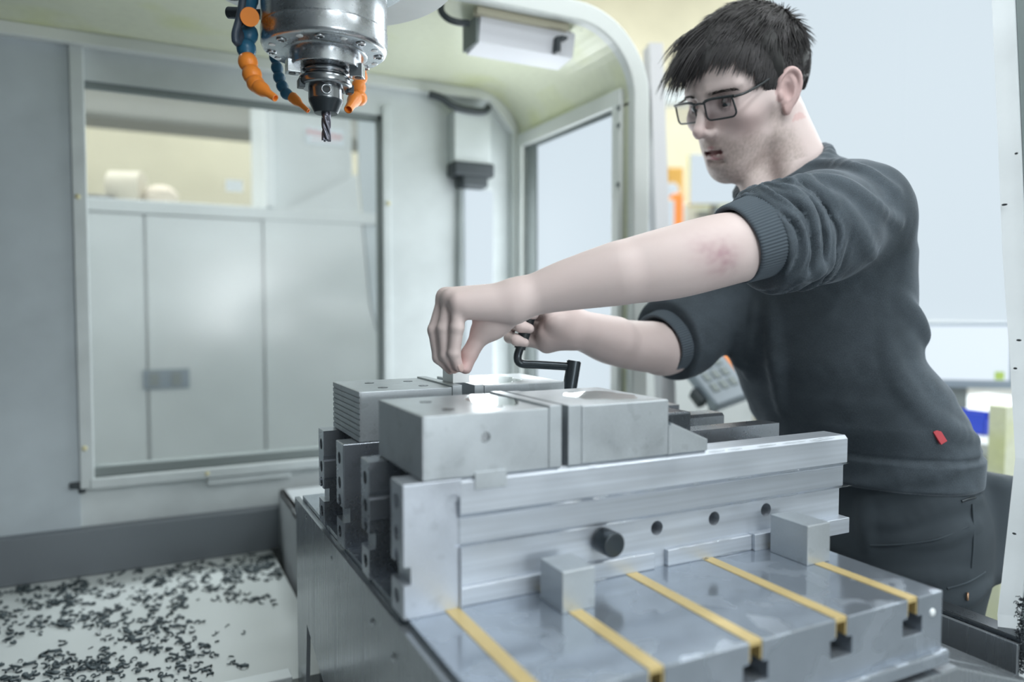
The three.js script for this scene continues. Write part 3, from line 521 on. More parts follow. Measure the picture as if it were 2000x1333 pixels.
{
  // flat lamp housing hung under the roof near its front rim
  const t = thing('roof_lamp', 'flat pale lamp housing hung under the cabin roof', 'lamp', [0.69, 1.78, -1.3]);
  const tilt = (g) => g;
  obj('lamp_housing', tilt(prismX([[-1.28, 1.797], [-1.262, 1.786], [-1.272, 1.742], [-1.33, 1.735], [-1.345, 1.79]], 0.568, 0.772, 0.002)), S({ name: 'lilac white lamp housing', color: L(0.72, 0.73, 0.78), roughness: 0.5 }), t);
  obj('hinge_strip', bx(0.556, 0.75, 1.785, 1.799, -1.272, -1.25, 0.002), S({ name: 'beige strip', color: L(0.55, 0.52, 0.4), roughness: 0.6 }), t);
  obj('latch', [bx(0.724, 0.732, 1.742, 1.772, -1.272, -1.25, 0.002), bx(0.729, 0.744, 1.765, 1.772, -1.262, -1.245, 0.002)], M.black, t);
  obj('cable', tube([at(862, 5, 1.34), at(862, 22, 1.34), at(876, 37, 1.34), at(897, 44, 1.345), at(914, 45, 1.36)], 0.0062, 30, 10), M.black, t);
  obj('end_cap', bx(0.562, 0.568, 1.74, 1.79, -1.335, -1.27, 0.001), M.gasket, t);
}
{ // box standing on the roof rim
  const t = thing('switch_box', 'white box with a dark window standing on the cabin roof rim', 'switch box', [0.66, 1.834, -1.24]);
  obj('box_body', bx(0.55, 0.748, 1.834, 1.95, -1.33, -1.235, 0.004), M.white, t);
  obj('dark_window', bx(0.71, 0.727, 1.847, 1.9, -1.236, -1.232, 0.001), M.black, t);
}

// ================================================================ front post and sill of the opening
{
  const e = [[1937, -60], [1937, 0], [1950, 300], [1958, 500], [1972, 700], [1983, 895], [1955, 1145], [1948, 1200], [1950, 1262], [1975, 1333], [1990, 1400]].map(([x, y]) => { const p = onX(x, y, 0.885); return [p.z, p.y]; });
  const wide = e.map(([z, y], i) => [z + 0.024, y]).reverse(), wide2 = e.map(([z, y]) => [z + 0.062, y]).reverse();
  const post = thing('door_1', 'grey steel door post at the near side of the machine opening', 'door post', [0.9, e[e.length - 1][1], -0.48]);
  post.userData.kind = 'structure';
  const cross = ([z, y]) => [V(0.885, y, z), V(0.9, y, z + 0.0155), V(0.93, y, z + 0.0155), V(0.93, y, z)], pf = [];
  const quad = (a, b, c, d) => pf.push(a, b, c, a, c, d);
  for (let i = 0; i < e.length - 1; i++) { const p = cross(e[i]), q = cross(e[i + 1]); for (let k = 0; k < 4; k++) quad(p[k], q[k], q[(k + 1) % 4], p[(k + 1) % 4]); }
  { const p = cross(e[0]), q = cross(e[e.length - 1]); quad(p[0], p[1], p[2], p[3]); quad(q[3], q[2], q[1], q[0]); }
  const fg = new THREE.BufferGeometry().setFromPoints(pf); fg.computeVertexNormals();
  obj('post_face', fg, M.postPaint, post);
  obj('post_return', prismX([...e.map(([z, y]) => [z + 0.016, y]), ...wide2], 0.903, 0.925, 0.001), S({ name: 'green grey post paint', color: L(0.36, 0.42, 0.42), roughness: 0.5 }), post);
  obj('paint_chip', [[1962, 400], [1990, 665], [1983, 720], [1985, 300], [1981, 1043]].map(([x, y]) => { const p = onX(x, y, 0.8845); return new THREE.SphereGeometry(0.0018, 8, 6).scale(0.4, 0.7, rr(0.8, 2)).translate(p.x, p.y, p.z); }), M.black, post);
  const g = [];
  for (let i = 0; i < 260; i++) { const v = rnd(), py = 1165 + 150 * v, px = 1995 + 14 * (1 - v) * rr(-0.6, 1.4) + rr(-7, 6), p = onX(px, py, 0.878 - rr(0, 0.006)), r = rr(0.001, 0.0026); g.push(new THREE.TorusGeometry(r, 0.0005, 4, 8, rr(2, 5)).rotateX(rr(0, 3)).rotateY(rr(0, 3)).translate(p.x, p.y, p.z)); }
  tag(obj('post_swarf', g, M.darkSteel), 'dark clump of fine swarf stuck to the door post', 'swarf', null, 'stuff');
  const s = thing('door_sill', 'dark steel sill rail of the machine opening in front of the man\'s legs', 'sill', [0.92, 0.8, -0.85]);
  s.userData.kind = 'structure';
  obj('sill_rail', [bx(0.875, 0.905, 0.852, 0.877, ZF + 0.01, -0.47, 0.003)], M.darkSteel, s);
  obj('sill_face', [bx(0.868, 0.874, 0.8, 0.872, ZF + 0.01, -0.47, 0.001), bx(0.905, 0.93, 0.3, 0.862, ZF + 0.01, -0.4, 0.002)], M.sheet, s);
}

// ================================================================ what stands behind the cabin window
{
  const zc = -2.62, t = thing('storage_cabinet', 'tall white cabinet with flush doors seen through the rear window', 'cabinet', [0.3, 0, zc - 0.2]);
  const X = (px) => onZ(px, 600, zc).x, Y = (px, py) => onZ(px, py, zc).y;
  const top = 1.575;
  obj('carcass', bx(-1.0, 0.99, 0, top, zc - 0.5, zc - 0.02, 0), M.cabinet, t);
  obj('top_edge', bx(-1.0, 0.975, top - 0.03, top + 0.012, zc - 0.5, zc + 0.004, 0.004), M.cabinet, t);
  const seams = [-1.0, X(285), X(515), 0.99];
  for (let i = 0; i < 3; i++) {
    const a = seams[i] + 0.004, b = seams[i + 1] - 0.004;
    const d = obj('door', i < 2 ? bx(a, b, 0.05, top - 0.034, zc - 0.02, zc, 0.003) : prismZ([[a, 0.05], [1.06, 0.05], [X(722), Y(722, 600)], [X(700), Y(700, 340)], [a, top - 0.034]], zc - 0.02, zc, 0.002), M.cabinet, t);
    if (i === 1) {
      const hx = X(322), hy = Y(322, 741);
      obj('handle', [bx(hx - 0.068, hx + 0.068, hy - 0.032, hy + 0.032, zc, zc + 0.006, 0.002)], S({ name: 'grey handle plate', color: L(0.22, 0.27, 0.32), roughness: 0.5 }), d);
      obj('label', bx(X(445), X(478), Y(460, 375), Y(460, 352), zc, zc + 0.002, 0), M.white, d);
    }
  }
  const grip = [X(322), Y(322, 741)];
  obj('finger_grip', [bx(grip[0] - 0.05, grip[0] - 0.02, grip[1] - 0.022, grip[1] + 0.022, zc + 0.006, zc + 0.01, 0.001), bx(grip[0] + 0.015, grip[0] + 0.045, grip[1] - 0.022, grip[1] + 0.022, zc + 0.006, zc + 0.01, 0.001)], M.gasket, t.children.find((c) => c.name === 'door'));
  obj('side_return', prismZ([[X(704), 2.3], [X(704), Y(700, 340)], [X(726), Y(722, 600)], [1.07, 0.05], [1.5, 0.05], [1.5, 2.3]], zc - 0.018, zc - 0.004, 0), S({ name: 'grey blue side panel', color: L(0.5, 0.55, 0.58), roughness: 0.6 }), t);
  const u = thing('upper_cabinet', 'white box cabinet with a red notice, standing on the tall cabinet', 'cabinet', [0.8, top + 0.012, zc - 0.2]);
  const ux = X(530);
  obj('cabinet_body', prismZ([[ux, top + 0.0135], [X(697), top + 0.0135], [X(690), 2.15], [ux, 2.15]], zc - 0.45, zc - 0.03, 0.003), M.cabinet, u);
  obj('frame_post', bx(X(522), X(538), top + 0.0135, 2.15, zc - 0.03, zc + 0.01, 0.003), M.white, u);
  const cv = document.createElement('canvas'); cv.width = 256; cv.height = 128; const c = cv.getContext('2d');
  c.fillStyle = '#d6dee4'; c.fillRect(0, 0, 256, 128); c.fillStyle = '#cf9aa0'; for (let k = 0; k < 6; k++) c.fillRect(10 + k * 40, 22 + k * 4, 30, 34); c.fillStyle = '#d9b4ba'; for (let k = 0; k < 9; k++) c.fillRect(40 + k * 20, 84, 12, 14);
  const ct = new THREE.CanvasTexture(cv); ct.colorSpace = THREE.SRGBColorSpace;
  const ng = new THREE.PlaneGeometry(0.135, 0.06).translate(X(642), Y(642, 264), zc - 0.0275); ng.userData.keepUV = true;
  obj('red_notice', ng, S({ map: ct, roughness: 0.7 }), u);
  tag(obj('cardboard_roll', frameBar(V(X(218), top + 0.075, zc - 0.25), V(X(285), top + 0.075, zc - 0.22), 0.062, 0.062, 24), S({ name: 'pale board', color: L(0.55, 0.5, 0.4), roughness: 0.8 })), 'pale round roll lying on top of the white cabinet', 'roll');
  tag(obj('small_bundle', [new THREE.SphereGeometry(0.05, 18, 12).scale(1.1, 0.8, 1).translate(X(322), top + 0.053, zc - 0.2)], S({ name: 'beige cloth', color: L(0.6, 0.52, 0.42), roughness: 0.9 })), 'small beige bundle beside the roll on the white cabinet', 'bundle');
  tag(obj('dark_hose_coil', [new THREE.TorusGeometry(0.05, 0.014, 10, 30).rotateX(Math.PI / 2).translate(X(185), top + 0.027, zc - 0.2)], M.black), 'dark coiled hose on the white cabinet beside the roll', 'hose');
  tag(obj('ceiling_duct', bx(-2.2, 1.0, 2.0, 2.2, -3.6, -3.35, 0.02), S({ name: 'dusty grey duct', color: L(0.3, 0.3, 0.27), roughness: 0.8, map: tx.plaster })), 'dusty grey duct running along the wall above the white cabinet', 'duct');
  for (const x of [-1.8, -0.6, 0.6]) obj('hanger', bx(x - 0.01, x + 0.01, 2.19, 4.3, -3.46, -3.44, 0), M.darkSteel, scene.children.find((o) => o.name === 'ceiling_duct'));
}

// ================================================================ shop beyond the opening
{
  // grey aluminium upright with a bracket
  const a = at(1275, 92, 1.9), b = at(1300, 800, 1.86), t = thing('aluminium_upright', 'tall grey aluminium upright between cabin rim and the man\'s face', 'post', [b.x, 0, b.z]);
  const y0 = 0, w = 0.017;
  const top = a.clone(), foot = b.clone().add(V((b.x - a.x) / (a.y - b.y) * b.y, -b.y, (b.z - a.z) / (a.y - b.y) * b.y));
  const g = new THREE.BoxGeometry(0.036, top.distanceTo(foot), 0.05).rotateY(-0.3).applyQuaternion(new THREE.Quaternion().setFromUnitVectors(V(0, 1, 0), V().subVectors(top, foot).normalize())).translate((top.x + foot.x) / 2, (top.y + foot.y) / 2, (top.z + foot.z) / 2);
  obj('profile', g, S({ name: 'anodised aluminium', color: L(0.5, 0.5, 0.52), roughness: 0.45, metalness: 0.4 }), t);
  const br = at(1250, 205, 1.9);
  obj('bracket', bx(br.x - 0.06, br.x + 0.03, br.y - 0.042, br.y + 0.042, br.z - 0.02, br.z + 0.02, 0.003), M.grey, t);
}
const shopBox = (name, label, cat, px0, px1, py0, py1, d, depth, mat, group) => {   // a box-like thing seen between those limits, at distance d, turned to the machine
  const c = at((px0 + px1) / 2, (py0 + py1) / 2, d), w = (px1 - px0) * d / FOCAL, h = Math.abs(py1 - py0) * d / FOCAL;
  const g = bx(-w / 2, w / 2, -h / 2, h / 2, -depth, 0, Math.min(0.01, w / 8)).rotateY(-YAW).translate(c.x, c.y, c.z);
  return tag(obj(name, g, mat), label, cat, group);
};
{
  const lit = (name, label, px0, px1, py0, py1, d) => {
    const c = at((px0 + px1) / 2, (py0 + py1) / 2, d), w = (px1 - px0) * d / FOCAL, h = (py1 - py0) * d / FOCAL, t = thing(name, label, 'light panel', c.toArray());
    const dir = FLAT.clone().negate();
    const back = bx(-w / 2 - 0.004, w / 2 + 0.004, -h / 2 - 0.004, h / 2 + 0.004, -0.04, -0.006, 0.006).rotateY(-YAW).translate(c.x, c.y, c.z);
    obj('housing', back, S({ name: 'yellow housing', color: L(0.75, 0.7, 0.3), roughness: 0.5 }), t);
    obj('arm', frameBar(V(c.x, 0, c.z).addScaledVector(FLAT, 0.03), c.clone().addScaledVector(FLAT, 0.03), 0.02), M.gasket, t);
    glowSheet('lit_screen', t, c, dir, w, h, 0.7);
  };
  lit('light_panel', 'bright square light panel below the man\'s chin', 1348, 1452, 302, 398, 3.2);
  lit('light_panel', 'bright low panel on the far side of the aluminium upright', 1238, 1282, 388, 475, 3.0);
  lit('light_panel', 'bright low panel between the upright and the orange robot base', 1293, 1316, 392, 470, 3.05);
  shopBox('orange_machine', 'orange machine column in the workshop above the man\'s forearm', 'machine', 1314, 1335, 378, 470, 3.1, 0.15, M.orange);
  shopBox('grey_cabinet', 'grey control cabinet with a vent beside the orange column', 'cabinet', 1336, 1450, 398, 640, 3.35, 0.4, M.postGrey);
  shopBox('vent_grille', 'dark vent grille low on the grey control cabinet', 'grille', 1362, 1420, 412, 424, 3.28, 0.03, M.gasket);
  shopBox('amber_machine', 'amber blurred robot arm behind the upright', 'machine', 1300, 1332, 330, 1100, 3.85, 0.2, S({ name: 'amber paint', color: L(0.6, 0.33, 0.07), roughness: 0.5 }));
  shopBox('work_bench_far', 'white machine housing filling the view below the far forearm', 'machine', 1236, 1470, 640, 1292, 2.6, 0.28, M.cabinet);
  shopBox('shelf_unit', 'dark grey shelf unit behind the aluminium upright', 'shelf', 1238, 1268, 225, 1060, 3.9, 0.3, S({ name: 'dark grey', color: L(0.16, 0.18, 0.22), roughness: 0.6 }));
  for (const [px, py, r, l] of [[1251, 268, 10, 'pale lilac blurred ball lamp in the dark shelf'], [1250, 304, 12, 'white blurred ball lamp below the lilac one in the shelf'], [1312, 371, 14, 'white round lamp beside the amber robot arm']]) {
    const dd = py < 280 ? 3.7 : 3.5, c = at(px, py, dd), g = new THREE.SphereGeometry(r * dd / FOCAL, 20, 14).translate(c.x, c.y, c.z);
    const t = thing('ball_lamp', l, 'lamp', c.toArray());
    obj('bulb', g, M.glow, t);
    obj('stem', frameBar(V(c.x, 0, c.z), c, 0.01), M.gasket, t);
    const pl = new THREE.PointLight(L(0.93, 0.98, 1), 0.02); pl.position.copy(c); pl.castShadow = true; scene.add(pl);
  }
  tag(obj('roof_beam', frameBar(at(1085, -60, 4.2), at(1170, -20, 3.0).add(V(0.25, 0.1, 0)), 0.07, 0.07, 4), M.cabinet), 'pale slanting roof beam above the cabin rim', 'beam', null, 'structure');
  shopBox('signal_lamp', 'small orange signal lamp beyond the rounded cabin rim', 'lamp', 1183, 1203, 52, 76, 2.4, 0.05, M.orange);
  const sl = at(1193, 70, 2.4); obj('stand', frameBar(V(sl.x, 0, sl.z), sl.clone(), 0.012), M.gasket, scene.children.find((o) => o.name === 'signal_lamp'));
  shopBox('grey_beam', 'grey horizontal beam behind the man\'s forehead', 'beam', 1262, 1352, 172, 200, 3.7, 0.1, M.postGrey).userData.kind = 'structure';
}
{
  // hand-held control pendant on its stand
  const t = thing('control_pendant', 'grey tilted control panel with an orange edge under the man\'s far arm', 'control panel', at(1380, 720, 1.75).toArray());
  const a = at(1345, 685, 1.8), b = at(1412, 770, 1.72), mid = a.clone().lerp(b, 0.5);
  const ax = V().subVectors(b, a).normalize(), nz = V(-0.2, 0.55, 0.6).normalize(), ay = nz.clone().cross(ax).normalize(), n2 = ax.clone().cross(ay).normalize();
  const m = new THREE.Matrix4().makeBasis(ax, ay, n2).setPosition(mid);
  const w = a.distanceTo(b) + 0.06;
  obj('slab', bx(-w / 2, w / 2, -0.045, 0.06, -0.018, 0.018, 0.006).applyMatrix4(m), S({ name: 'blue grey plastic', color: L(0.24, 0.28, 0.32), roughness: 0.5 }), t);
  for (let i = 0; i < 4; i++) for (let k = 0; k < 3; k++) obj('key', bx(-0.05 + i * 0.032, -0.026 + i * 0.032, -0.03 + k * 0.026, -0.012 + k * 0.026, 0.018, 0.022, 0.002).applyMatrix4(m), M.gasket, t);
  obj('orange_edge', bx(-w / 2 + 0.02, w / 2, 0.062, 0.1, -0.012, 0.014, 0.004).applyMatrix4(m), M.orange, t);
  obj('clip', bx(0.03, 0.07, -0.062, -0.04, -0.03, 0.0, 0.004).applyMatrix4(m), M.black, t);
  obj('stand', tube([mid.clone(), at(1392, 800, 1.75), at(1400, 850, 1.75), V(mid.x + 0.05, 0.02, mid.z)], 0.01, 30, 10), M.gasket, t);
}
{
  // desk with monitor and parts bins behind the man's back
  const c = at(1900, 840, 2.0);
  const desk = thing('desk', 'white desk beside the opening carrying the monitor', 'desk', [c.x + 0.35, 0, c.z]);
  obj('desk_top', bx(c.x - 0.18, c.x + 0.9, c.y - 0.03, c.y, c.z - 0.5, c.z + 0.16, 0.004), M.cabinet, desk);
  for (const [dx, dz] of [[-0.14, 0.11], [0.84, 0.11], [-0.14, -0.44], [0.84, -0.44]]) obj('leg', bx(c.x + dx, c.x + dx + 0.04, 0, c.y - 0.03, c.z + dz, c.z + dz + 0.04, 0.003), M.white, desk);
  obj('drawer_unit', bx(c.x + 0.2, c.x + 0.8, 0, c.y - 0.03, c.z - 0.3, c.z + 0.1, 0.004), M.postGrey, desk);
  const d = 2.12, mtl = thing('monitor', 'large grey-white computer monitor behind the man\'s back', 'monitor', at(1880, 800, d).toArray());
  const p = (px, py, k = 0) => at(px, py, d + k);
  const mc = p(1878, 695), w = 185 * d / FOCAL, h = 128 * d / FOCAL;
  const put = (g) => g.rotateY(-YAW - 0.2).translate(mc.x, mc.y, mc.z);
  obj('monitor_frame', [put(bx(-w / 2, w / 2, -h / 2, h / 2, -0.03, 0, 0.006))], S({ name: 'grey monitor case', color: L(0.2, 0.25, 0.3), roughness: 0.4 }), mtl);
  obj('screen', put(bx(-w / 2 + 0.01, w / 2 - 0.012, -h / 2 + 0.024, h / 2 - 0.008, 0, 0.002, 0)), S({ name: 'lit monitor screen', color: L(0.1, 0.1, 0.1), roughness: 0.4, emissive: L(0.46, 0.53, 0.6) }), mtl);
  obj('sticker', put(bx(w / 2 - 0.05, w / 2 - 0.025, -h / 2 + 0.026, -h / 2 + 0.05, 0.002, 0.003, 0)), S({ name: 'lime sticker', color: L(0.4, 0.55, 0.12), roughness: 0.6 }), mtl);
  const sb = c.y - mc.y + 0.0005;
  obj('stand', [put(bx(-0.03, 0.03, sb + 0.008, -h / 2 + 0.02, -0.045, -0.03, 0.002)), put(bx(-0.1, 0.1, sb, sb + 0.01, -0.1, 0.05, 0.002))], M.gasket, mtl);
  const bin = (name, label, px0, px1, py0, py1, dd, mat) => {
    const q = at((px0 + px1) / 2, py1, dd), bw = (px1 - px0) * dd / FOCAL, bh = (py1 - py0) * dd / FOCAL, th = 0.003;
    const y0 = c.y, f = (x0, x1, ya, yb, za, zb) => bx(q.x + x0, q.x + x1, y0 + ya, y0 + yb, q.z + za, q.z + zb, 0.001);
    tag(obj(name, [f(-bw / 2, bw / 2, 0, th, -0.1, 0), f(-bw / 2, -bw / 2 + th, 0, bh, -0.1, 0), f(bw / 2 - th, bw / 2, 0, bh, -0.1, 0), f(-bw / 2, bw / 2, 0, bh, -0.1, -0.1 + th), f(-bw / 2, bw / 2, 0, bh * 0.7, -th, 0)], mat), label, 'parts bin');
  };
  bin('parts_bin', 'blue open parts bin on the white desk', 1915, 1958, 780, 822, 1.92, M.binBlue);
  bin('parts_bin', 'small red parts bin beside the blue one on the desk', 1959, 1975, 785, 822, 1.92, M.red);
  const k = at(1952, 1000, 1.72);
  tag(obj('door_frame_post', bx(k.x - 0.02, k.x + 0.03, 0, at(1952, 790, 1.72).y, k.z - 0.02, k.z + 0.02, 0.003), M.cream), 'cream square post below the monitor beside the door post', 'post');
}

// ================================================================ the man: distance fields meshed into one surface each
const len3 = Math.hypot, clamp01 = (t) => (t < 0 ? 0 : t > 1 ? 1 : t), mix = (a, b, t) => a + (b - a) * t, sstep = (a, b, t) => { t = clamp01((t - a) / (b - a)); return t * t * (3 - 2 * t); };
const smin = (a, b, k) => { const h = Math.max(k - Math.abs(a - b), 0) / k; return Math.min(a, b) - h * h * k * 0.25; };
const smax = (a, b, k) => -smin(-a, -b, k);
const ball = (c, r) => (x, y, z) => len3(x - c.x, y - c.y, z - c.z) - r;
function bone(a, b, r0, r1) {
  const bx_ = b.x - a.x, by = b.y - a.y, bz = b.z - a.z, l2 = bx_ * bx_ + by * by + bz * bz;
  return (x, y, z) => { const px = x - a.x, py = y - a.y, pz = z - a.z, h = clamp01((px * bx_ + py * by + pz * bz) / l2); return len3(px - bx_ * h, py - by * h, pz - bz * h) - (r0 + (r1 - r0) * h); };
}
// flattened bone: thinner by the factor f along n
function flatBone(a, b, r0, r1, n, f) {
  const g = bone(V(0, 0, 0), V().subVectors(b, a).addScaledVector(n, n.dot(V().subVectors(b, a)) * (1 / f - 1)), r0, r1), nn = n.clone().normalize();
  return (x, y, z) => { let px = x - a.x, py = y - a.y, pz = z - a.z; const d = (px * nn.x + py * nn.y + pz * nn.z) * (1 / f - 1); return g(px + d * nn.x, py + d * nn.y, pz + d * nn.z) * (0.5 + 0.5 * f); };
}
const ellip = (c, rx, ry, rz) => (x, y, z) => { const a = (x - c.x) / rx, b = (y - c.y) / ry, d = (z - c.z) / rz, k0 = len3(a, b, d), k1 = len3(a / rx, b / ry, d / rz); return k1 < 1e-9 ? -Math.min(rx, ry, rz) : k0 * (k0 - 1) / k1; };
const join = (list, k) => (x, y, z) => { let d = list[0](x, y, z); for (let i = 1; i < list.length; i++) d = smin(d, list[i](x, y, z), k); return d; };
// a limb along a smooth curve, its radius changing smoothly too
function smoothChain(pts, rs) {
  const n = pts.length, X = pts.map((p) => p.x), Y = pts.map((p) => p.y), Z = pts.map((p) => p.z);
  const cr = (A, i, t) => { const p1 = A[i], p2 = A[i + 1], p0 = i > 0 ? A[i - 1] : 2 * p1 - p2, p3 = i + 2 < n ? A[i + 2] : 2 * p2 - p1; return p1 + 0.5 * t * (p2 - p0 + t * (2 * p0 - 5 * p1 + 4 * p2 - p3 + t * (3 * (p1 - p2) + p3 - p0))); };
  const K = 6, N = (n - 1) * K, px = [], py = [], pz = [];
  for (let k = 0; k <= N; k++) { const i = Math.min(n - 2, Math.floor(k / K)), t = k / K - i; px.push(cr(X, i, t)); py.push(cr(Y, i, t)); pz.push(cr(Z, i, t)); }
  return (x, y, z) => {
    let best = 1e9, bt = 0;
    for (let k = 0; k < N; k++) {
      const ax = px[k], ay = py[k], az = pz[k], ux = px[k + 1] - ax, uy = py[k + 1] - ay, uz = pz[k + 1] - az, qx = x - ax, qy = y - ay, qz = z - az, h = clamp01((qx * ux + qy * uy + qz * uz) / (ux * ux + uy * uy + uz * uz));
      const ex = qx - ux * h, ey = qy - uy * h, ez = qz - uz * h, d = ex * ex + ey * ey + ez * ez;
      if (d < best) { best = d; bt = k + h; }
    }
    let s = bt / K, i = Math.min(n - 2, Math.floor(s)), t = s - i;
    if (best < 0.01) for (let q = 0; q < 2; q++) {   // slide to the nearest point of the smooth curve
      const e = 0.02, t0 = Math.max(0, t - e), t1 = Math.min(1, t + e), cx = cr(X, i, t), cy = cr(Y, i, t), cz = cr(Z, i, t), vx = (cr(X, i, t1) - cr(X, i, t0)) / (t1 - t0), vy = (cr(Y, i, t1) - cr(Y, i, t0)) / (t1 - t0), vz = (cr(Z, i, t1) - cr(Z, i, t0)) / (t1 - t0);
      t += ((x - cx) * vx + (y - cy) * vy + (z - cz) * vz) / (vx * vx + vy * vy + vz * vz);
      if (t < 0 && i > 0) { i--; t += 1; } else if (t > 1 && i < n - 2) { i++; t -= 1; }
      t = clamp01(t);
    }
    return len3(x - cr(X, i, t), y - cr(Y, i, t), z - cr(Z, i, t)) - cr(rs, i, t);
  };
}
const chain = (pts, rs, k) => join(pts.slice(1).map((p, i) => bone(pts[i], p, rs[i], rs[i + 1])), k);
const within = (f, c, R) => (x, y, z) => { const d = len3(x - c.x, y - c.y, z - c.z) - R; return d > 0.03 ? d : f(x, y, z); };

// surface nets over a sparse grid; returns an indexed geometry with normals from the field's slope
function meshField(f, lo, hi, cell, { color, uv, slack = 1.9, eps } = {}) {
  const B = 8, nx = Math.ceil((hi.x - lo.x) / cell / B) * B + 1, ny = Math.ceil((hi.y - lo.y) / cell / B) * B + 1, nz = Math.ceil((hi.z - lo.z) / cell / B) * B + 1;
  const grid = new Float32Array(nx * ny * nz).fill(NaN), blocks = [], half = B * cell * 0.5 * Math.sqrt(3) * slack;
  for (let k = 0; k < nz - 1; k += B) for (let j = 0; j < ny - 1; j += B) for (let i = 0; i < nx - 1; i += B) {
    const d = f(lo.x + (i + B / 2) * cell, lo.y + (j + B / 2) * cell, lo.z + (k + B / 2) * cell);
    if (Math.abs(d) > half) continue;
    blocks.push([i, j, k]);
    for (let c = k; c <= k + B; c++) for (let b = j; b <= j + B; b++) for (let a = i; a <= i + B; a++) {
      const o = (c * ny + b) * nx + a;
      if (Number.isNaN(grid[o])) grid[o] = f(lo.x + a * cell, lo.y + b * cell, lo.z + c * cell);
    }
  }
  const vert = new Map(), pos = [], idx = [], at_ = (a, b, c) => (c * ny + b) * nx + a;
  const E = [[0, 1], [2, 3], [4, 5], [6, 7], [0, 2], [1, 3], [4, 6], [5, 7], [0, 4], [1, 5], [2, 6], [3, 7]];
  const v8 = new Float32Array(8);
  for (const [i, j, k] of blocks) for (let c = k; c < k + B; c++) for (let b = j; b < j + B; b++) for (let a = i; a < i + B; a++) {
    let m = 0;
    for (let q = 0; q < 8; q++) { v8[q] = grid[at_(a + (q & 1), b + ((q >> 1) & 1), c + (q >> 2))]; if (v8[q] < 0) m |= 1 << q; }
    if (m === 0 || m === 255) continue;
    let sx = 0, sy = 0, sz = 0, n = 0;
    for (const [p, q] of E) {
      if ((v8[p] < 0) === (v8[q] < 0)) continue;
      const t = v8[p] / (v8[p] - v8[q]);
      sx += mix(p & 1, q & 1, t); sy += mix((p >> 1) & 1, (q >> 1) & 1, t); sz += mix(p >> 2, q >> 2, t); n++;
    }
    vert.set(at_(a, b, c), pos.length / 3);
    pos.push(lo.x + (a + sx / n) * cell, lo.y + (b + sy / n) * cell, lo.z + (c + sz / n) * cell);
  }
  const quad = (p, q, r, s, flip) => { const A = vert.get(p), Bv = vert.get(q), C = vert.get(r), D = vert.get(s); if (A === undefined || Bv === undefined || C === undefined || D === undefined) return; if (flip) idx.push(A, Bv, C, A, C, D); else idx.push(A, C, Bv, A, D, C); };
  for (const [i, j, k] of blocks) for (let c = k; c < k + B; c++) for (let b = j; b < j + B; b++) for (let a = i; a < i + B; a++) {
    const d0 = grid[at_(a, b, c)];
    if (b > 0 && c > 0) { const d1 = grid[at_(a + 1, b, c)]; if ((d0 < 0) !== (d1 < 0)) quad(at_(a, b - 1, c - 1), at_(a, b, c - 1), at_(a, b, c), at_(a, b - 1, c), d0 < 0); }
    if (a > 0 && c > 0) { const d1 = grid[at_(a, b + 1, c)]; if ((d0 < 0) !== (d1 < 0)) quad(at_(a - 1, b, c - 1), at_(a - 1, b, c), at_(a, b, c), at_(a, b, c - 1), d0 < 0); }
    if (a > 0 && b > 0) { const d1 = grid[at_(a, b, c + 1)]; if ((d0 < 0) !== (d1 < 0)) quad(at_(a - 1, b - 1, c), at_(a, b - 1, c), at_(a, b, c), at_(a - 1, b, c), d0 < 0); }
  }
  const g = new THREE.BufferGeometry(), n = pos.length / 3, nor = new Float32Array(n * 3), e = eps ?? cell * 0.6;
  for (let i = 0; i < n; i++) {
    const x = pos[i * 3], y = pos[i * 3 + 1], z = pos[i * 3 + 2];
    const a = f(x + e, y - e, z - e), b = f(x - e, y - e, z + e), c = f(x - e, y + e, z - e), d = f(x + e, y + e, z + e);
    let X = a - b - c + d, Y = -a - b + c + d, Z = -a + b - c + d; const l = len3(X, Y, Z) || 1; X /= l; Y /= l; Z /= l;
    nor[i * 3] = X; nor[i * 3 + 1] = Y; nor[i * 3 + 2] = Z;
    // one step onto the surface
    const s = f(x, y, z) * Math.min(1, 2 * e / Math.max(l * 0.5, 1e-9) * 0.5 * 2) * 0.5;
    if (Math.abs(s) < cell) { pos[i * 3] -= X * s; pos[i * 3 + 1] -= Y * s; pos[i * 3 + 2] -= Z * s; }
  }
  g.setAttribute('position', new THREE.Float32BufferAttribute(pos, 3));
  g.setAttribute('normal', new THREE.BufferAttribute(nor, 3));
  const uvs = new Float32Array(n * 2), cols = color && new Float32Array(n * 3);
  for (let i = 0; i < n; i++) {
    const x = pos[i * 3], y = pos[i * 3 + 1], z = pos[i * 3 + 2];
    const t = uv ? uv(x, y, z) : [x * 0.8 + z * 0.7, y + x * 0.3]; uvs[i * 2] = t[0]; uvs[i * 2 + 1] = t[1];
    if (color) { const c = color(x, y, z, nor[i * 3], nor[i * 3 + 1], nor[i * 3 + 2]); cols[i * 3] = c[0]; cols[i * 3 + 1] = c[1]; cols[i * 3 + 2] = c[2]; }
  }
  g.setAttribute('uv', new THREE.BufferAttribute(uvs, 2));
  if (color) g.setAttribute('color', new THREE.BufferAttribute(cols, 3));
  g.setIndex(idx);
  return g;
}
function bodyPart(name, g, mat, parent) { const m = shadowed(new THREE.Mesh(g, mat)); m.name = name; const p = parent.position; g.translate(-p.x, -p.y, -p.z); if (parent.parent && parent.parent !== scene) g.translate(-parent.parent.position.x, -parent.parent.position.y, -parent.parent.position.z); parent.add(m); return m; }

